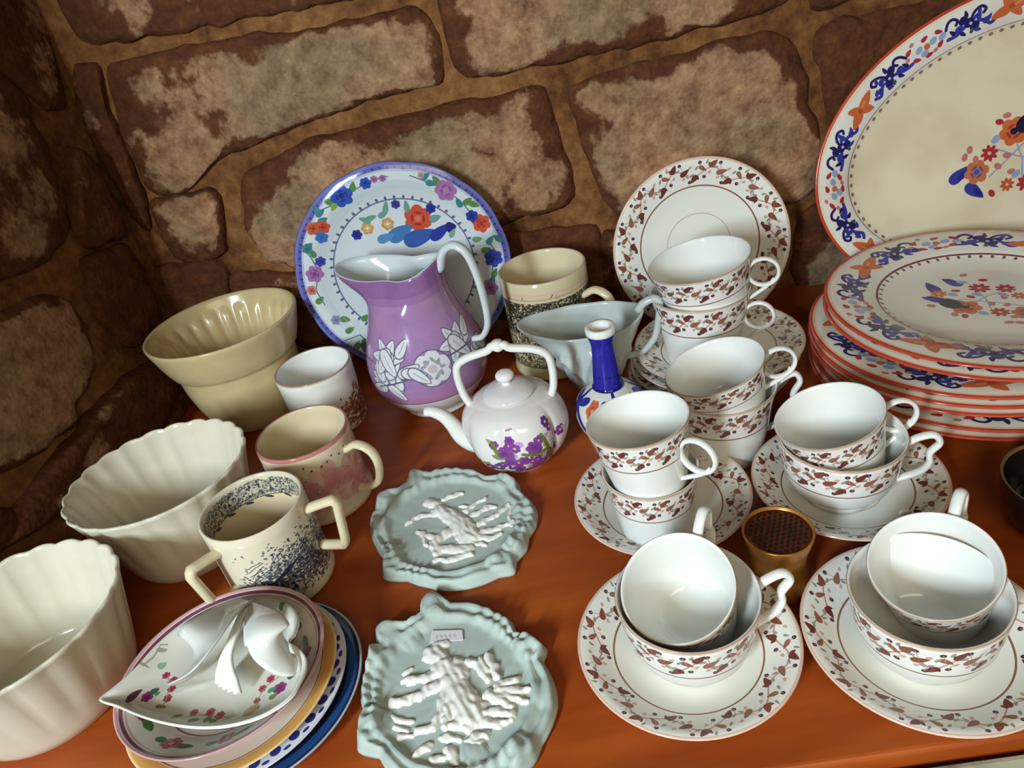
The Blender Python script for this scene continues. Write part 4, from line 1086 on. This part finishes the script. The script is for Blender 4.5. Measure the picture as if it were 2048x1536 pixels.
# ------------------------------------------------------------------ brass pot with pierced top
def brass_pot():
    t = thing('pounce_pot', 'small waisted brass pot with dark pierced top between the saucers', 'pot', place(.1565, .3500, 0, 0))
    br = glaze('aged_brass', (178, 122, 52), .32, .30, .5, 0, .45, 60)
    lathe('body', [(0, .001, 0), (.018, .001, 0)] + sp2([(.0205, 0), (.0222, .003), (.0215, .008), (.0195, .016), (.0190, .026), (.0200, .036), (.0222, .044), (.0238, .0515), (.0240, .0530)], 4, 0) + [(.0230, .0535, 0), (.0222, .0525, 0), (.0220, .0500, 0), (0, .0498, 0)], [br], t, n=64)
    cop = glaze('dark_pierced_copper', (120, 62, 42), .36, .3, .5, 0, .55, 90)
    top = lathe('pierced_top', [(.0222, .0500, 0), (.0222, .0512, 0), (.018, .0512, 0), (.010, .0508, 0), (0, .0506, 0)], [cop], t, n=48)
    hole = glaze('dark_hole', (20, 12, 10), .6, .1); bm = bmesh.new()
    for i in range(-7, 8):
        for j in range(-7, 8):
            x = (i + .5 * (j % 2)) * .0041; y = j * .0036
            if math.hypot(x, y) > .0196: continue
            vs = [bm.verts.new((x + .00140 * math.cos(k * PI / 4), y + .00140 * math.sin(k * PI / 4), .0516)) for k in range(8)]
            vb = [bm.verts.new((x + .0010 * math.cos(k * PI / 4), y + .0010 * math.sin(k * PI / 4), .0508)) for k in range(8)]
            bm.faces.new(vs)
            for k in range(8): bm.faces.new((vb[k], vb[(k + 1) % 8], vs[(k + 1) % 8], vs[k]))
    me = bpy.data.meshes.new('holes'); bm.to_mesh(me); bm.free(); me.materials.append(hole)
    o = bpy.data.objects.new('holes', me); COL.objects.link(o); o.parent = top; o['kind'] = 'stuff'
brass_pot()

# dark bowl cut off at the right edge
tag(lathe('dark_bowl', sp2([(0, .001), (.022, .001), (.026, 0), (.034, .010), (.0395, .026), (.0420, .044)], 4) + [(.0418, .0450, 1), (.0402, .0446, 1)] + sp2([(.0395, .043), (.036, .024), (.028, .008), (0, .006)], 4),
    [glaze('black_brown_glaze', (26, 20, 18), .12, .2), glaze('tarnished_gilt_rim', (110, 80, 50), .3)], n=72), 'black bowl with dull gilt rim at the right edge by the saucers', 'bowl').matrix_world = place(.3620, .3440, 0)

# pale painted ledge lower than the table, in front of it
lg = thing('painted_ledge', 'worn pale green painted ledge below the front edge of the wooden table', 'ledge')
def ledge_mat():
    m, nt, b = mat_new('worn_sage_paint'); L = nt.links.new
    tc = nd(nt, 'ShaderNodeTexCoord'); n = nd(nt, 'ShaderNodeTexNoise', i_Scale=24.0, i_Detail=5.0); r = ramp(nt, [(.32, lin((86, 90, 78))), (.42, lin((172, 176, 150))), (.7, lin((196, 196, 168)))])
    L(tc.outputs['Object'], n.inputs['Vector']); L(n.outputs['Fac'], r.inputs['Fac']); L(r.outputs['Color'], b.inputs['Base Color']); b.inputs['Roughness'].default_value = .6
    return m
box('ledge_board', .02, .90, .02, .2255, -.060, -.010, ledge_mat(), lg, .003, -.08)

# ------------------------------------------------------------------ two pale green bisque plaques with white relief
def plaque(label, outline, centre, figure, lumps, seed, sticker=None):
    Z = .0105
    c = at(*centre, Z)
    t = thing('relief_plaque', label, 'plaque', Matrix.Translation((c.x, c.y, 0)), 'pale green relief plaques')
    pol = [(at(u, v, Z).x - c.x, at(u, v, Z).y - c.y) for u, v in outline]
    K = 240
    ang = sorted((math.atan2(y, x), math.hypot(x, y)) for x, y in pol)
    A = [a for a, _ in ang]; R_ = [r for _, r in ang]
    A = [A[-1] - 2 * PI] + A + [A[0] + 2 * PI]; R_ = [R_[-1]] + R_ + [R_[0]]
    th = np.array([-PI + 2 * PI * k / K for k in range(K)]); rr = np.interp(th, A, R_)
    rr = (np.roll(rr, 1) + 2 * rr + np.roll(rr, -1)) / 4
    sm = rr.copy()
    for _ in range(60): sm = (np.roll(sm, 1) + sm + np.roll(sm, -1)) / 3
    sm2 = rr.copy()
    for _ in range(400): sm2 = (np.roll(sm2, 1) + sm2 + np.roll(sm2, -1)) / 3
    lm = [(at(u, v, Z).x - c.x, at(u, v, Z).y - c.y, r, h) for u, v, r, h in lumps]
    def hgt(x, y, f, tt, k):
        h = .0072
        b = ss(f, .70, .80)
        h += b * .0018 * (1 + math.sin(26 * th[k] + 9 * math.sin(3 * th[k] + seed) + 22 * f)) * .5
        h += .0034 * math.exp(-((f - .80) / .035) ** 2) + .0030 * math.exp(-((f - .93) / .04) ** 2)
        h += b * .0022 * max(0, math.sin(9 * th[k] + seed)) * math.sin(PI * min(1, max(0, (f - .72) / .28)))
        for lx, ly, lr, lh in lm:
            d = math.hypot(x - lx, y - ly) / lr
            if d < 1: h += lh * (1 - d * d) ** .5 * (1 + .22 * math.sin(d * 9))
        h += mnoise.noise(Vector((x * 160, y * 160, seed))) * .0004
        e = ss(1 - f, 0, .05); return h * (.45 + .55 * e)
    ts = [0, .08, .18, .28, .38, .48, .57, .64, .69, .72, .75, .78, .81, .84, .87, .90, .925, .95, .97, .985, 1.0]
    verts = [(0, 0, .0072)]
    for tt in ts[1:]:
        for k in range(K):
            base = sm2[k] * min(tt, .72); r = rr[k] * tt if tt >= .97 else (sm2[k] * (1 - ss(tt, .66, .97)) + rr[k] * ss(tt, .66, .97)) * tt
            x, y = r * math.cos(th[k]), r * math.sin(th[k]); verts.append((x, y, hgt(x, y, tt, tt, k)))
    nr = len(ts) - 1
    for k in range(K): verts.append((rr[k] * .985 * math.cos(th[k]), rr[k] * .985 * math.sin(th[k]), .0005))
    faces = [(0, 1 + k, 1 + (k + 1) % K) for k in range(K)]
    for q in range(nr):
        for k in range(K):
            a, b = 1 + q * K, 1 + (q + 1) * K; k2 = (k + 1) % K
            faces.append((a + k, b + k, b + k2, a + k2))
    last = 1 + nr * K; faces.append(tuple(last + (K - 1 - k) for k in range(K)))
    mesh_obj('frame', verts, faces, M_JASPER, t)
    # the raised white figure: a height field over capsules
    caps = []
    for pts, r, h in figure:
        q = [(at(u, v, Z).x - c.x, at(u, v, Z).y - c.y) for u, v in pts]
        q = q if len(q) > 1 else [q[0], (q[0][0] + 1e-4, q[0][1])]
        rs = r if isinstance(r, (list, tuple)) else (r, r)
        caps.append((q, rs, h))
    xs = [p[0] for q, _, _ in caps for p in q]; ys = [p[1] for q, _, _ in caps for p in q]
    x0, x1, y0, y1 = min(xs) - .008, max(xs) + .008, min(ys) - .008, max(ys) + .008
    st = .00075; nx, ny = int((x1 - x0) / st) + 1, int((y1 - y0) / st) + 1
    X = (x0 + np.arange(nx) * st)[None, :] * np.ones((ny, 1)); Y = (y0 + np.arange(ny) * st)[:, None] * np.ones((1, nx)); Hh = np.zeros((ny, nx))
    # uneven hand-modelled edges and folds
    wx = np.array([[mnoise.noise(Vector((x * 190, y * 190, seed))) for x in X[0]] for y in Y[:, 0]]) * .0020
    wy = np.array([[mnoise.noise(Vector((x * 190, y * 190, seed + 9))) for x in X[0]] for y in Y[:, 0]]) * .0020
    fold = np.array([[mnoise.noise(Vector((x * 260 + y * 110, y * 130 - x * 60, seed + 4))) for x in X[0]] for y in Y[:, 0]])
    X0, Y0 = X, Y; X, Y = X + wx, Y + wy
    for q, rs, h in caps:
        n = len(q) - 1
        for i, ((ax, ay), (bx, by)) in enumerate(zip(q[:-1], q[1:])):
            L2 = (bx - ax) ** 2 + (by - ay) ** 2; tt = np.clip(((X - ax) * (bx - ax) + (Y - ay) * (by - ay)) / max(L2, 1e-10), 0, 1)
            d = np.hypot(X - ax - tt * (bx - ax), Y - ay - tt * (by - ay)); R = rs[0] + (rs[1] - rs[0]) * (i + tt) / n
            Hh = np.maximum(Hh, .78 * h * np.sqrt(np.clip(1 - (d / R) ** 2, 0, 1)))
    X, Y = X0, Y0; Hh = Hh * (1 + .28 * fold)
    idx = -np.ones((ny, nx), int); verts, faces = [], []
    inside = Hh > 0
    grow = inside.copy(); grow[1:] |= inside[:-1]; grow[:-1] |= inside[1:]; grow[:, 1:] |= inside[:, :-1]; grow[:, :-1] |= inside[:, 1:]
    for j in range(ny):
        for i in range(nx):
            if grow[j, i]: idx[j, i] = len(verts); verts.append((X[j, i], Y[j, i], .0066 + Hh[j, i]))
    for j in range(ny - 1):
        for i in range(nx - 1):
            f = (idx[j, i], idx[j, i + 1], idx[j + 1, i + 1], idx[j + 1, i])
            if min(f) >= 0: faces.append(f)
    o = mesh_obj('figure_relief', verts, faces, M_BISQUE, t); o['label'] = 'raised white bisque relief of a figure among foliage'
    if sticker:
        cs = [at(u, v, Z) for u, v in sticker]
        vv = [(p.x - c.x, p.y - c.y, .0086) for p in cs] + [(p.x - c.x, p.y - c.y, .0079) for p in cs]
        cv = Canvas(128, 48, 2.6, 1, (226, 222, 224)); r2 = random.Random(1)
        for k in range(5): cv.ell(.55 + k * .36, .5, .10, .20, r2.random(), (186, 176, 186), .7)
        m = painted('price_sticker_print', cv, .5)
        uv = [(0, 1), (1, 1), (1, 0), (0, 0)]
        s_ = mesh_obj('price_sticker', vv, [(3, 2, 1, 0), (0, 1, 5, 4), (1, 2, 6, 5), (2, 3, 7, 6), (3, 0, 4, 7)], m, t, [[uv[3], uv[2], uv[1], uv[0]]] + [[(0, 0)] * 4] * 4, None, False)
        s_['label'] = 'small white price sticker'

def zz(pts): return [(680 + x / 2.342, 880 + y / 2.342) for x, y in pts]
UP = zz([(350,120),(390,140),(470,120),(560,125),(640,130),(690,160),(760,155),(835,180),(840,220),(890,260),(920,310),(915,380),(880,430),(870,490),(820,540),(815,600),(740,610),(650,650),(520,675),(400,660),(300,630),(190,625),(190,580),(200,540),(160,480),(135,410),(135,330),(160,320),(160,240),(260,215),(310,190),(325,140)])
LO = zz([(450,700),(500,740),(560,738),(640,750),(730,790),(800,830),(820,880),(880,900),(970,960),(945,1010),(980,1070),(1010,1150),(1015,1230),(990,1310),(940,1400),(910,1480),(860,1530),(800,1600),(700,1640),(560,1655),(420,1645),(300,1610),(220,1540),(170,1460),(70,1440),(65,1370),(85,1300),(95,1240),(80,1160),(100,1060),(123,1000),(120,960),(170,940),(150,880),(190,845),(260,840),(300,840),(370,800),(380,740),(410,705)])
def figs(L): return [(zz(p), r, h) for p, r, h in L]
UPF = figs([([(415,285),(440,290)], .0058, .0052), ([(480,270),(540,245),(570,240)], (.0030, .0022), .0034), ([(460,320),(520,350),(560,390)], (.0075, .0085), .0058), ([(450,335),(370,345),(305,385)], (.0032, .0020), .0040), ([(480,335),(500,355)], .0055, .005), ([(560,380),(600,440)], .0105, .0058), ([(500,420),(440,470),(450,520)], (.0060, .0045), .0048), ([(460,500),(600,500)], (.0050, .0060), .0044), ([(445,550),(520,548),(610,520)], (.0032, .0028), .0036), ([(360,420),(420,440),(470,450)], (.0028, .0040), .0032),
  ([(590,320),(640,280),(680,265)], (.0032, .0020), .0034), ([(620,340),(690,300),(720,300)], (.0036, .0022), .0034), ([(650,380),(730,340),(790,290)], (.0040, .0020), .0034), ([(660,420),(740,400),(810,370)], (.0040, .0022), .0034), ([(640,440),(700,450),(750,430)], (.0036, .0022), .0034), ([(620,470),(680,480)], (.0034, .0022), .003), ([(800,300),(790,340),(800,390)], (.0022, .0022), .003), ([(600,300),(560,300)], (.0024, .002), .003), ([(380,430),(400,480)], (.003, .002), .003)])
LOF = figs([([(430,990),(455,1005)], .0080, .0066), ([(445,955),(490,945)], (.0045, .0035), .0045), ([(480,1060),(530,1080)], .0095, .0070), ([(540,1040),(560,1090)], .0065, .0060), ([(470,1080),(380,1110),(300,1115)], (.0045, .0028), .0052), ([(330,1060),(290,1085)], .0018, .003), ([(310,1135),(340,1120)], .0018, .003), ([(520,1120),(560,1200),(600,1270)], (.0090, .0130), .0075), ([(500,1170),(470,1240),(440,1330)], (.0050, .0030), .0050), ([(540,1180),(500,1280),(490,1330)], (.0042, .0030), .0062), ([(600,1230),(560,1320),(520,1330)], (.0050, .0030), .0055), ([(630,1230),(650,1280),(590,1340)], (.0050, .0035), .0055),
  ([(240,1220),(330,1205),(420,1150),(470,1135)], (.0038, .0045), .0050), ([(360,1350),(430,1335)], (.003, .0035), .004), ([(600,1030),(640,1040),(690,1110)], (.0040, .0030), .0050), ([(690,1010),(720,1060),(735,1110)], (.0042, .0026), .0055), ([(655,1025),(690,1075)], (.0032, .0022), .005), ([(740,1140),(800,1120),(830,1110)], (.0042, .0026), .0050), ([(740,1165),(820,1165),(880,1160)], (.0042, .0024), .0050), ([(740,1190),(820,1200),(880,1215)], (.0040, .0024), .0050), ([(690,1180),(740,1215),(800,1240)], (.0046, .0030), .0052), ([(670,1270),(740,1260),(800,1275)], (.0042, .0026), .0048), ([(660,1310),(740,1320),(790,1300)], (.0040, .0026), .0046), ([(620,1380),(680,1370)], (.0040, .0030), .0044), ([(600,1400),(650,1410)], (.0034, .0026), .004),
  ([(330,1480),(360,1450),(410,1425)], (.0026, .0034), .004), ([(430,1490),(480,1475)], (.0032, .0026), .004), ([(500,1440),(540,1500)], (.0040, .0030), .0042), ([(480,1380),(560,1390)], (.0032, .0028), .004), ([(240,1290),(330,1310)], (.0026, .0022), .003), ([(250,1330),(310,1350)], (.0024, .002), .003), ([(270,1380),(340,1370)], (.0024, .002), .003)])
plaque('smaller pale green plaque with white relief, lying by the teapot', UP, (905, 1050), UPF, [(*p, r, h) for p, r, h in zip(zz([(340,170),(200,280),(170,380),(230,520),(240,580),(740,560),(800,480),(780,190),(860,420)]), (.010, .010, .008, .011, .010, .010, .009, .010, .008), (.0040, .003, .0026, .0040, .0035, .0036, .0032, .0036, .003))], 1)
plaque('larger pale green plaque with white figure and price sticker, in front', LO, (910, 1378), LOF, [(*p, r, h) for p, r, h in zip(zz([(440,760),(220,880),(340,850),(150,1010),(150,1330),(130,1400),(890,960),(760,860),(830,1450),(620,1450),(330,930)]), (.013, .012, .009, .010, .013, .009, .012, .010, .011, .009, .008), (.0050, .0042, .0036, .003, .0052, .003, .0048, .003, .0042, .0030, .0030))], 4, [(862, 1258), (923, 1256), (925, 1276), (858, 1282)])

# ------------------------------------------------------------------ stacked plates under the leaf dish, bottom left
def rim_canvas(name, bg, fn, n=768):
    cv = Canvas(n, n, 2, 2, bg); fn(cv); return painted(name, cv, .11)
def navy(cv):
    cv.disc(1, 1, .99, (30, 34, 62)); cv.ring(1, 1, .90, .09, (34, 72, 130)); cv.ring(1, 1, .985, .022, (168, 178, 186)); cv.ring(1, 1, .83, .03, (20, 22, 44))
def scallop(cv):
    for k in range(30):
        a = 2 * PI * k / 30; cv.ell(1 + .88 * math.cos(a), 1 + .88 * math.sin(a), .055, .05, a, (48, 44, 120)); cv.ell(1 + .94 * math.cos(a + .1), 1 + .94 * math.sin(a + .1), .02, .035, a, (48, 44, 120))
    cv.ring(1, 1, .985, .02, (200, 204, 214)); cv.ring(1, 1, .76, .04, (60, 60, 130))
def yellow(cv):
    cv.ring(1, 1, .93, .13, (206, 160, 86)); cv.ring(1, 1, .985, .02, (226, 190, 120)); cv.ring(1, 1, .85, .015, (150, 110, 60))
BOWLXY = (-.2410, .3505)
def stackplate(nm, R, H, z, x, y, m, label):
    o = lathe(nm, saucer_prof(R, H), [m, M_WHITE], n=96, planar=R); o.matrix_world = place(x, y, z); return tag(o, label, 'plate', 'small plates piled under the leaf dish')
stackplate('small_plate', .0785, .0125, 0, -.2285, .3520, rim_canvas('navy_plate_print', (34, 38, 70), navy), 'navy blue plate with thin white edge, lowest of the pile at the bottom left')
stackplate('small_plate', .0765, .0135, .0055, -.2365, .3530, rim_canvas('scalloped_plate_print', (214, 214, 218), scallop), 'white plate with dark blue scallops between navy and yellow-rimmed plates')
stackplate('small_plate', .0755, .0140, .0120, -.2405, .3535, rim_canvas('yellow_plate_print', (222, 214, 196), yellow), 'yellow-rimmed plate just under the pink-rimmed bowl')
def pink_bowl():
    def fn(cv):
        cv.ring(1, 1, .985, .03, (214, 164, 170)); cv.ring(1, 1, .945, .028, (132, 70, 92)); cv.ring(1, 1, .91, .012, (206, 160, 168)); cv.ring(1, 1, .60, .018, (150, 96, 104))
        r2 = random.Random(6)
        for k in range(9):
            a = 2 * PI * k / 9 + .25; x, y = 1 + .76 * math.cos(a), 1 + .76 * math.sin(a)
            for d, c in ((-.14, (70, 130, 92)), (.14, (88, 132, 70)), (.22, (76, 116, 66))): cv.ell(1 + .77 * math.cos(a + d), 1 + .77 * math.sin(a + d), .075, .035, a + PI / 2 + d, c, 1, .4)
            cv.rose(x, y, .085, (186, 92, 104) if k % 2 else (160, 70, 96), (112, 40, 56), (210, 150, 150), k)
    m = rim_canvas('pink_bowl_print', (224, 216, 204), fn, 1024)
    R = .0718
    out = sp2([(.030, .0), (.033, 0), (.036, .003), (.050, .010), (.064, .0195), (R, .0255)], 4, 1)
    top = [(R, .0262, 0)] + sp2([(.0708, .0262), (.0640, .0215), (.050, .0125), (.040, .0075), (.020, .0055), (0, .0052)], 4, 0)
    o = lathe('shallow_bowl', [(0, .003, 1)] + out + top, [m, glaze('pink_lustre_outside', (206, 152, 156), .14, .08)], n=96, planar=R); o.matrix_world = place(*BOWLXY, .0190, .5, (.03, .04, 1))
    tag(o, 'shallow pink-rimmed bowl with painted flowers holding the leaf dish', 'bowl')
pink_bowl()

def leaf_dish():
    Z = .0530
    def q8(L): return [(180 + x / 3.657, 1160 + y / 3.657) for x, y in L]
    out = q8([(80,900),(200,938),(400,1012),(600,1062),(800,1083),(1000,1072),(1200,1022),(1350,950),(1480,850),(1550,740),(1588,640),(1580,560),(1520,492),(1462,450),(1508,380),(1532,290),(1490,205),(1390,152),(1250,135),(1100,150),(960,190),(800,250),(640,345),(480,480),(310,670),(160,820)])
    c = at(*q8([(930, 640)])[0], Z)
    t = thing('leaf_dish', 'heart-shaped flowered pickle dish with bow handle, on top of the plate pile', 'dish', Matrix.Translation((c.x, c.y, 0)))
    pol = [Vector((at(u, v, Z).x - c.x, at(u, v, Z).y - c.y, 0)) for u, v in out]
    ring = spline(pol, 5, closed=True); K = len(ring)
    def loc(u, v, z=.042): p = at(u, v, z); return p.x - c.x, p.y - c.y
    prof = [(1.0, .0530, 0), (.985, .0540, 0), (.955, .0525, 0), (.90, .0480, 0), (.82, .0440, 0), (.70, .0425, 0), (.45, .0418, 0), (.2, .0416, 0)]
    under = [(.2, .0385), (.70, .0390), (.84, .0408), (.93, .0455), (.985, .0505)]
    tip = ring[0]
    def zadd(p, f): d = (p - tip).length; return .0030 * math.exp(-(d / .018) ** 2) * f
    verts, faces, mi = [], [], []
    allr = [(f, z) for f, z, _ in prof]
    verts.append(Vector((0, 0, .0416)))
    for f, z in allr + [(g, z) for g, z in under]:
        for p in ring: verts.append(Vector((p.x * f, p.y * f, z + zadd(p, f))))
    verts.append(Vector((0, 0, .0385)))
    nT = len(allr); nU = len(under)
    idx = lambda r, k: 1 + r * K + k % K
    for k in range(K): faces.append((0, idx(nT - 1, k), idx(nT - 1, k + 1))); mi.append(0)
    for r in range(nT - 1):
        for k in range(K): faces.append((idx(r, k), idx(r, k + 1), idx(r + 1, k + 1), idx(r + 1, k))); mi.append(0)
    for r in range(nT, nT + nU - 1):
        for k in range(K): faces.append((idx(r, k + 1), idx(r, k), idx(r + 1, k), idx(r + 1, k + 1))); mi.append(1)
    for k in range(K): faces.append((idx(0, k + 1), idx(0, k), idx(nT + nU - 1, k), idx(nT + nU - 1, k + 1))); mi.append(1)
    for k in range(K): faces.append((len(verts) - 1, idx(nT, k + 1), idx(nT, k))); mi.append(1)
    W = .085
    cv = Canvas(1100, 1100, 2 * W, 2 * W, (216, 214, 202))
    def P(u8, v8, z=.0425):
        u, v = q8([(u8, v8)])[0]; x, y = loc(u, v, z); return x + W, y + W
    PUR, ROSE, GRN, DG = (134, 62, 120), (176, 74, 96), (110, 140, 80), (64, 104, 80)
    for u, v, r, col in ((430, 865, .0042, PUR), (1390, 790, .0046, PUR), (1370, 330, .0058, PUR), (560, 700, .0028, ROSE), (610, 730, .0028, ROSE), (600, 800, .0030, ROSE), (570, 870, .0030, ROSE), (760, 970, .0028, ROSE), (880, 965, .0032, ROSE), (950, 990, .0032, ROSE), (1320, 720, .0030, ROSE), (1260, 790, .0028, ROSE), (1220, 880, .0024, (150, 110, 90)), (1220, 930, .002, (150, 110, 90)), (1240, 430, .003, (176, 120, 120)), (1310, 480, .003, (150, 120, 130))):
        x, y = P(u, v); cv.rose(x, y, r, col, (110, 30, 70) if col == PUR else (130, 40, 60), (150, 20, 80), u)
    for u, v, a, b, g, col in ((340, 870, .006, .0022, .9, (96, 60, 76)), (480, 820, .003, .0026, .5, DG), (500, 840, .002, .0016, .5, GRN), (1480, 700, .0034, .003, 0, DG), (1330, 800, .003, .0018, .4, (70, 150, 110)), (1340, 850, .003, .002, .4, GRN), (1290, 330, .0034, .003, .5, (90, 110, 90)), (1440, 250, .003, .002, .4, GRN), (760, 1030, .004, .0018, 0, GRN), (860, 1020, .003, .002, .6, GRN), (900, 1035, .003, .0018, -.4, GRN), (520, 930, .004, .0014, -.3, (150, 130, 70)), (640, 1000, .004, .0016, .1, (150, 150, 90)), (1180, 950, .006, .003, .7, (190, 170, 110)), (560, 560, .003, .0012, .4, (150, 160, 140)), (540, 640, .003, .002, .8, (150, 170, 150)), (430, 680, .004, .001, -.3, (150, 160, 140)), (1420, 560, .002, .0014, 0, (170, 160, 150))):
        x, y = P(u, v); cv.ell(x, y, a, b, g, col, 1, .3)
    for q in ([(430, 690), (500, 620), (560, 540), (600, 520)], [(520, 940), (560, 880), (590, 780), (570, 700)], [(700, 1000), (800, 985), (960, 1000), (1020, 1010)], [(1210, 940), (1230, 860), (1290, 770), (1390, 700)]): cv.line([P(*p) for p in q], .0008, (150, 150, 120), .8)
    m = painted('leaf_dish_flowers', cv, .10)
    uvs = [[((verts[i].x + W) / (2 * W), (verts[i].y + W) / (2 * W)) for i in f] for f in faces]
    mesh_obj('bowl', verts, faces, [m, M_WHITE], t, uvs, mi)
    # bow handle: ribbons of china
    def ribbon(name, pts, width, parent, mat, pleat=0, cup=0.0, nw=12, th=.0016):
        C_ = spline([(*loc(*q8([(u, v)])[0], z), z) for u, v, z in pts], 6); n = len(C_)
        ws = [p.x for p in spline([(w, 0, 0) for w in width], max(1, (n - 1) // (len(width) - 1)))]
        vs, fs = [], []
        for side in (0, 1):
            for i, p in enumerate(C_):
                tg = (C_[min(n - 1, i + 1)] - C_[max(0, i - 1)]).normalized(); sd = tg.cross(Vector((0, 0, 1)))
                sd = sd.normalized() if sd.length > .15 else Vector((.8, .6, 0)); up = sd.cross(tg).normalized()
                w = max(.0008, ws[min(i, len(ws) - 1)])
                for k in range(nw + 1):
                    s = 2 * k / nw - 1
                    h = cup * w * s * s + (pleat * w * .10 * math.cos(s * 5 * PI) if pleat else 0)
                    vs.append(p + sd * (w * s) + up * (h - (th if side else 0)))
        m_ = nw + 1; o_ = n * m_
        for i in range(n - 1):
            for k in range(nw):
                a = i * m_ + k; fs.append((a, a + 1, a + m_ + 1, a + m_)); fs.append((o_ + a, o_ + a + m_, o_ + a + m_ + 1, o_ + a + 1))
            for k in (0, nw):
                a = i * m_ + k; fs.append((a, a + m_, o_ + a + m_, o_ + a) if k == 0 else (a + m_, a, o_ + a, o_ + a + m_))
        for i in (0, n - 1):
            for k in range(nw):
                a = i * m_ + k; fs.append((a + 1, a, o_ + a, o_ + a + 1) if i == 0 else (a, a + 1, o_ + a + 1, o_ + a))
        o = mesh_obj(name, vs, fs, mat, parent)
        bm = bmesh.new(); bm.from_mesh(o.data); bmesh.ops.recalc_face_normals(bm, faces=bm.faces[:]); bm.to_mesh(o.data); bm.free()
        return o
    hd = ribbon('handle', [(1150, 150, .062), (1000, 250, .074), (860, 390, .080), (770, 540, .074), (740, 640, .062), (750, 690, .050)], [.0050, .0125, .0170, .0180, .0165, .0115], t, glaze('handle_glaze', (204, 204, 196), .10, .04), 0, .38)
    ribbon('handle_fan', [(1130, 180, .066), (1050, 380, .076), (985, 560, .070), (975, 690, .060), (980, 800, .050)], [.0028, .0030, .0046, .0095, .0125], hd, M_WHITE, 1, -.15, 24)
    ribbon('handle_wing', [(1150, 180, .064), (1230, 270, .078), (1280, 370, .080), (1330, 470, .072), (1440, 560, .060), (1520, 600, .052)], [.0045, .0125, .0150, .0130, .0120, .0085], hd, M_WHITE, 0, -.30)
leaf_dish()
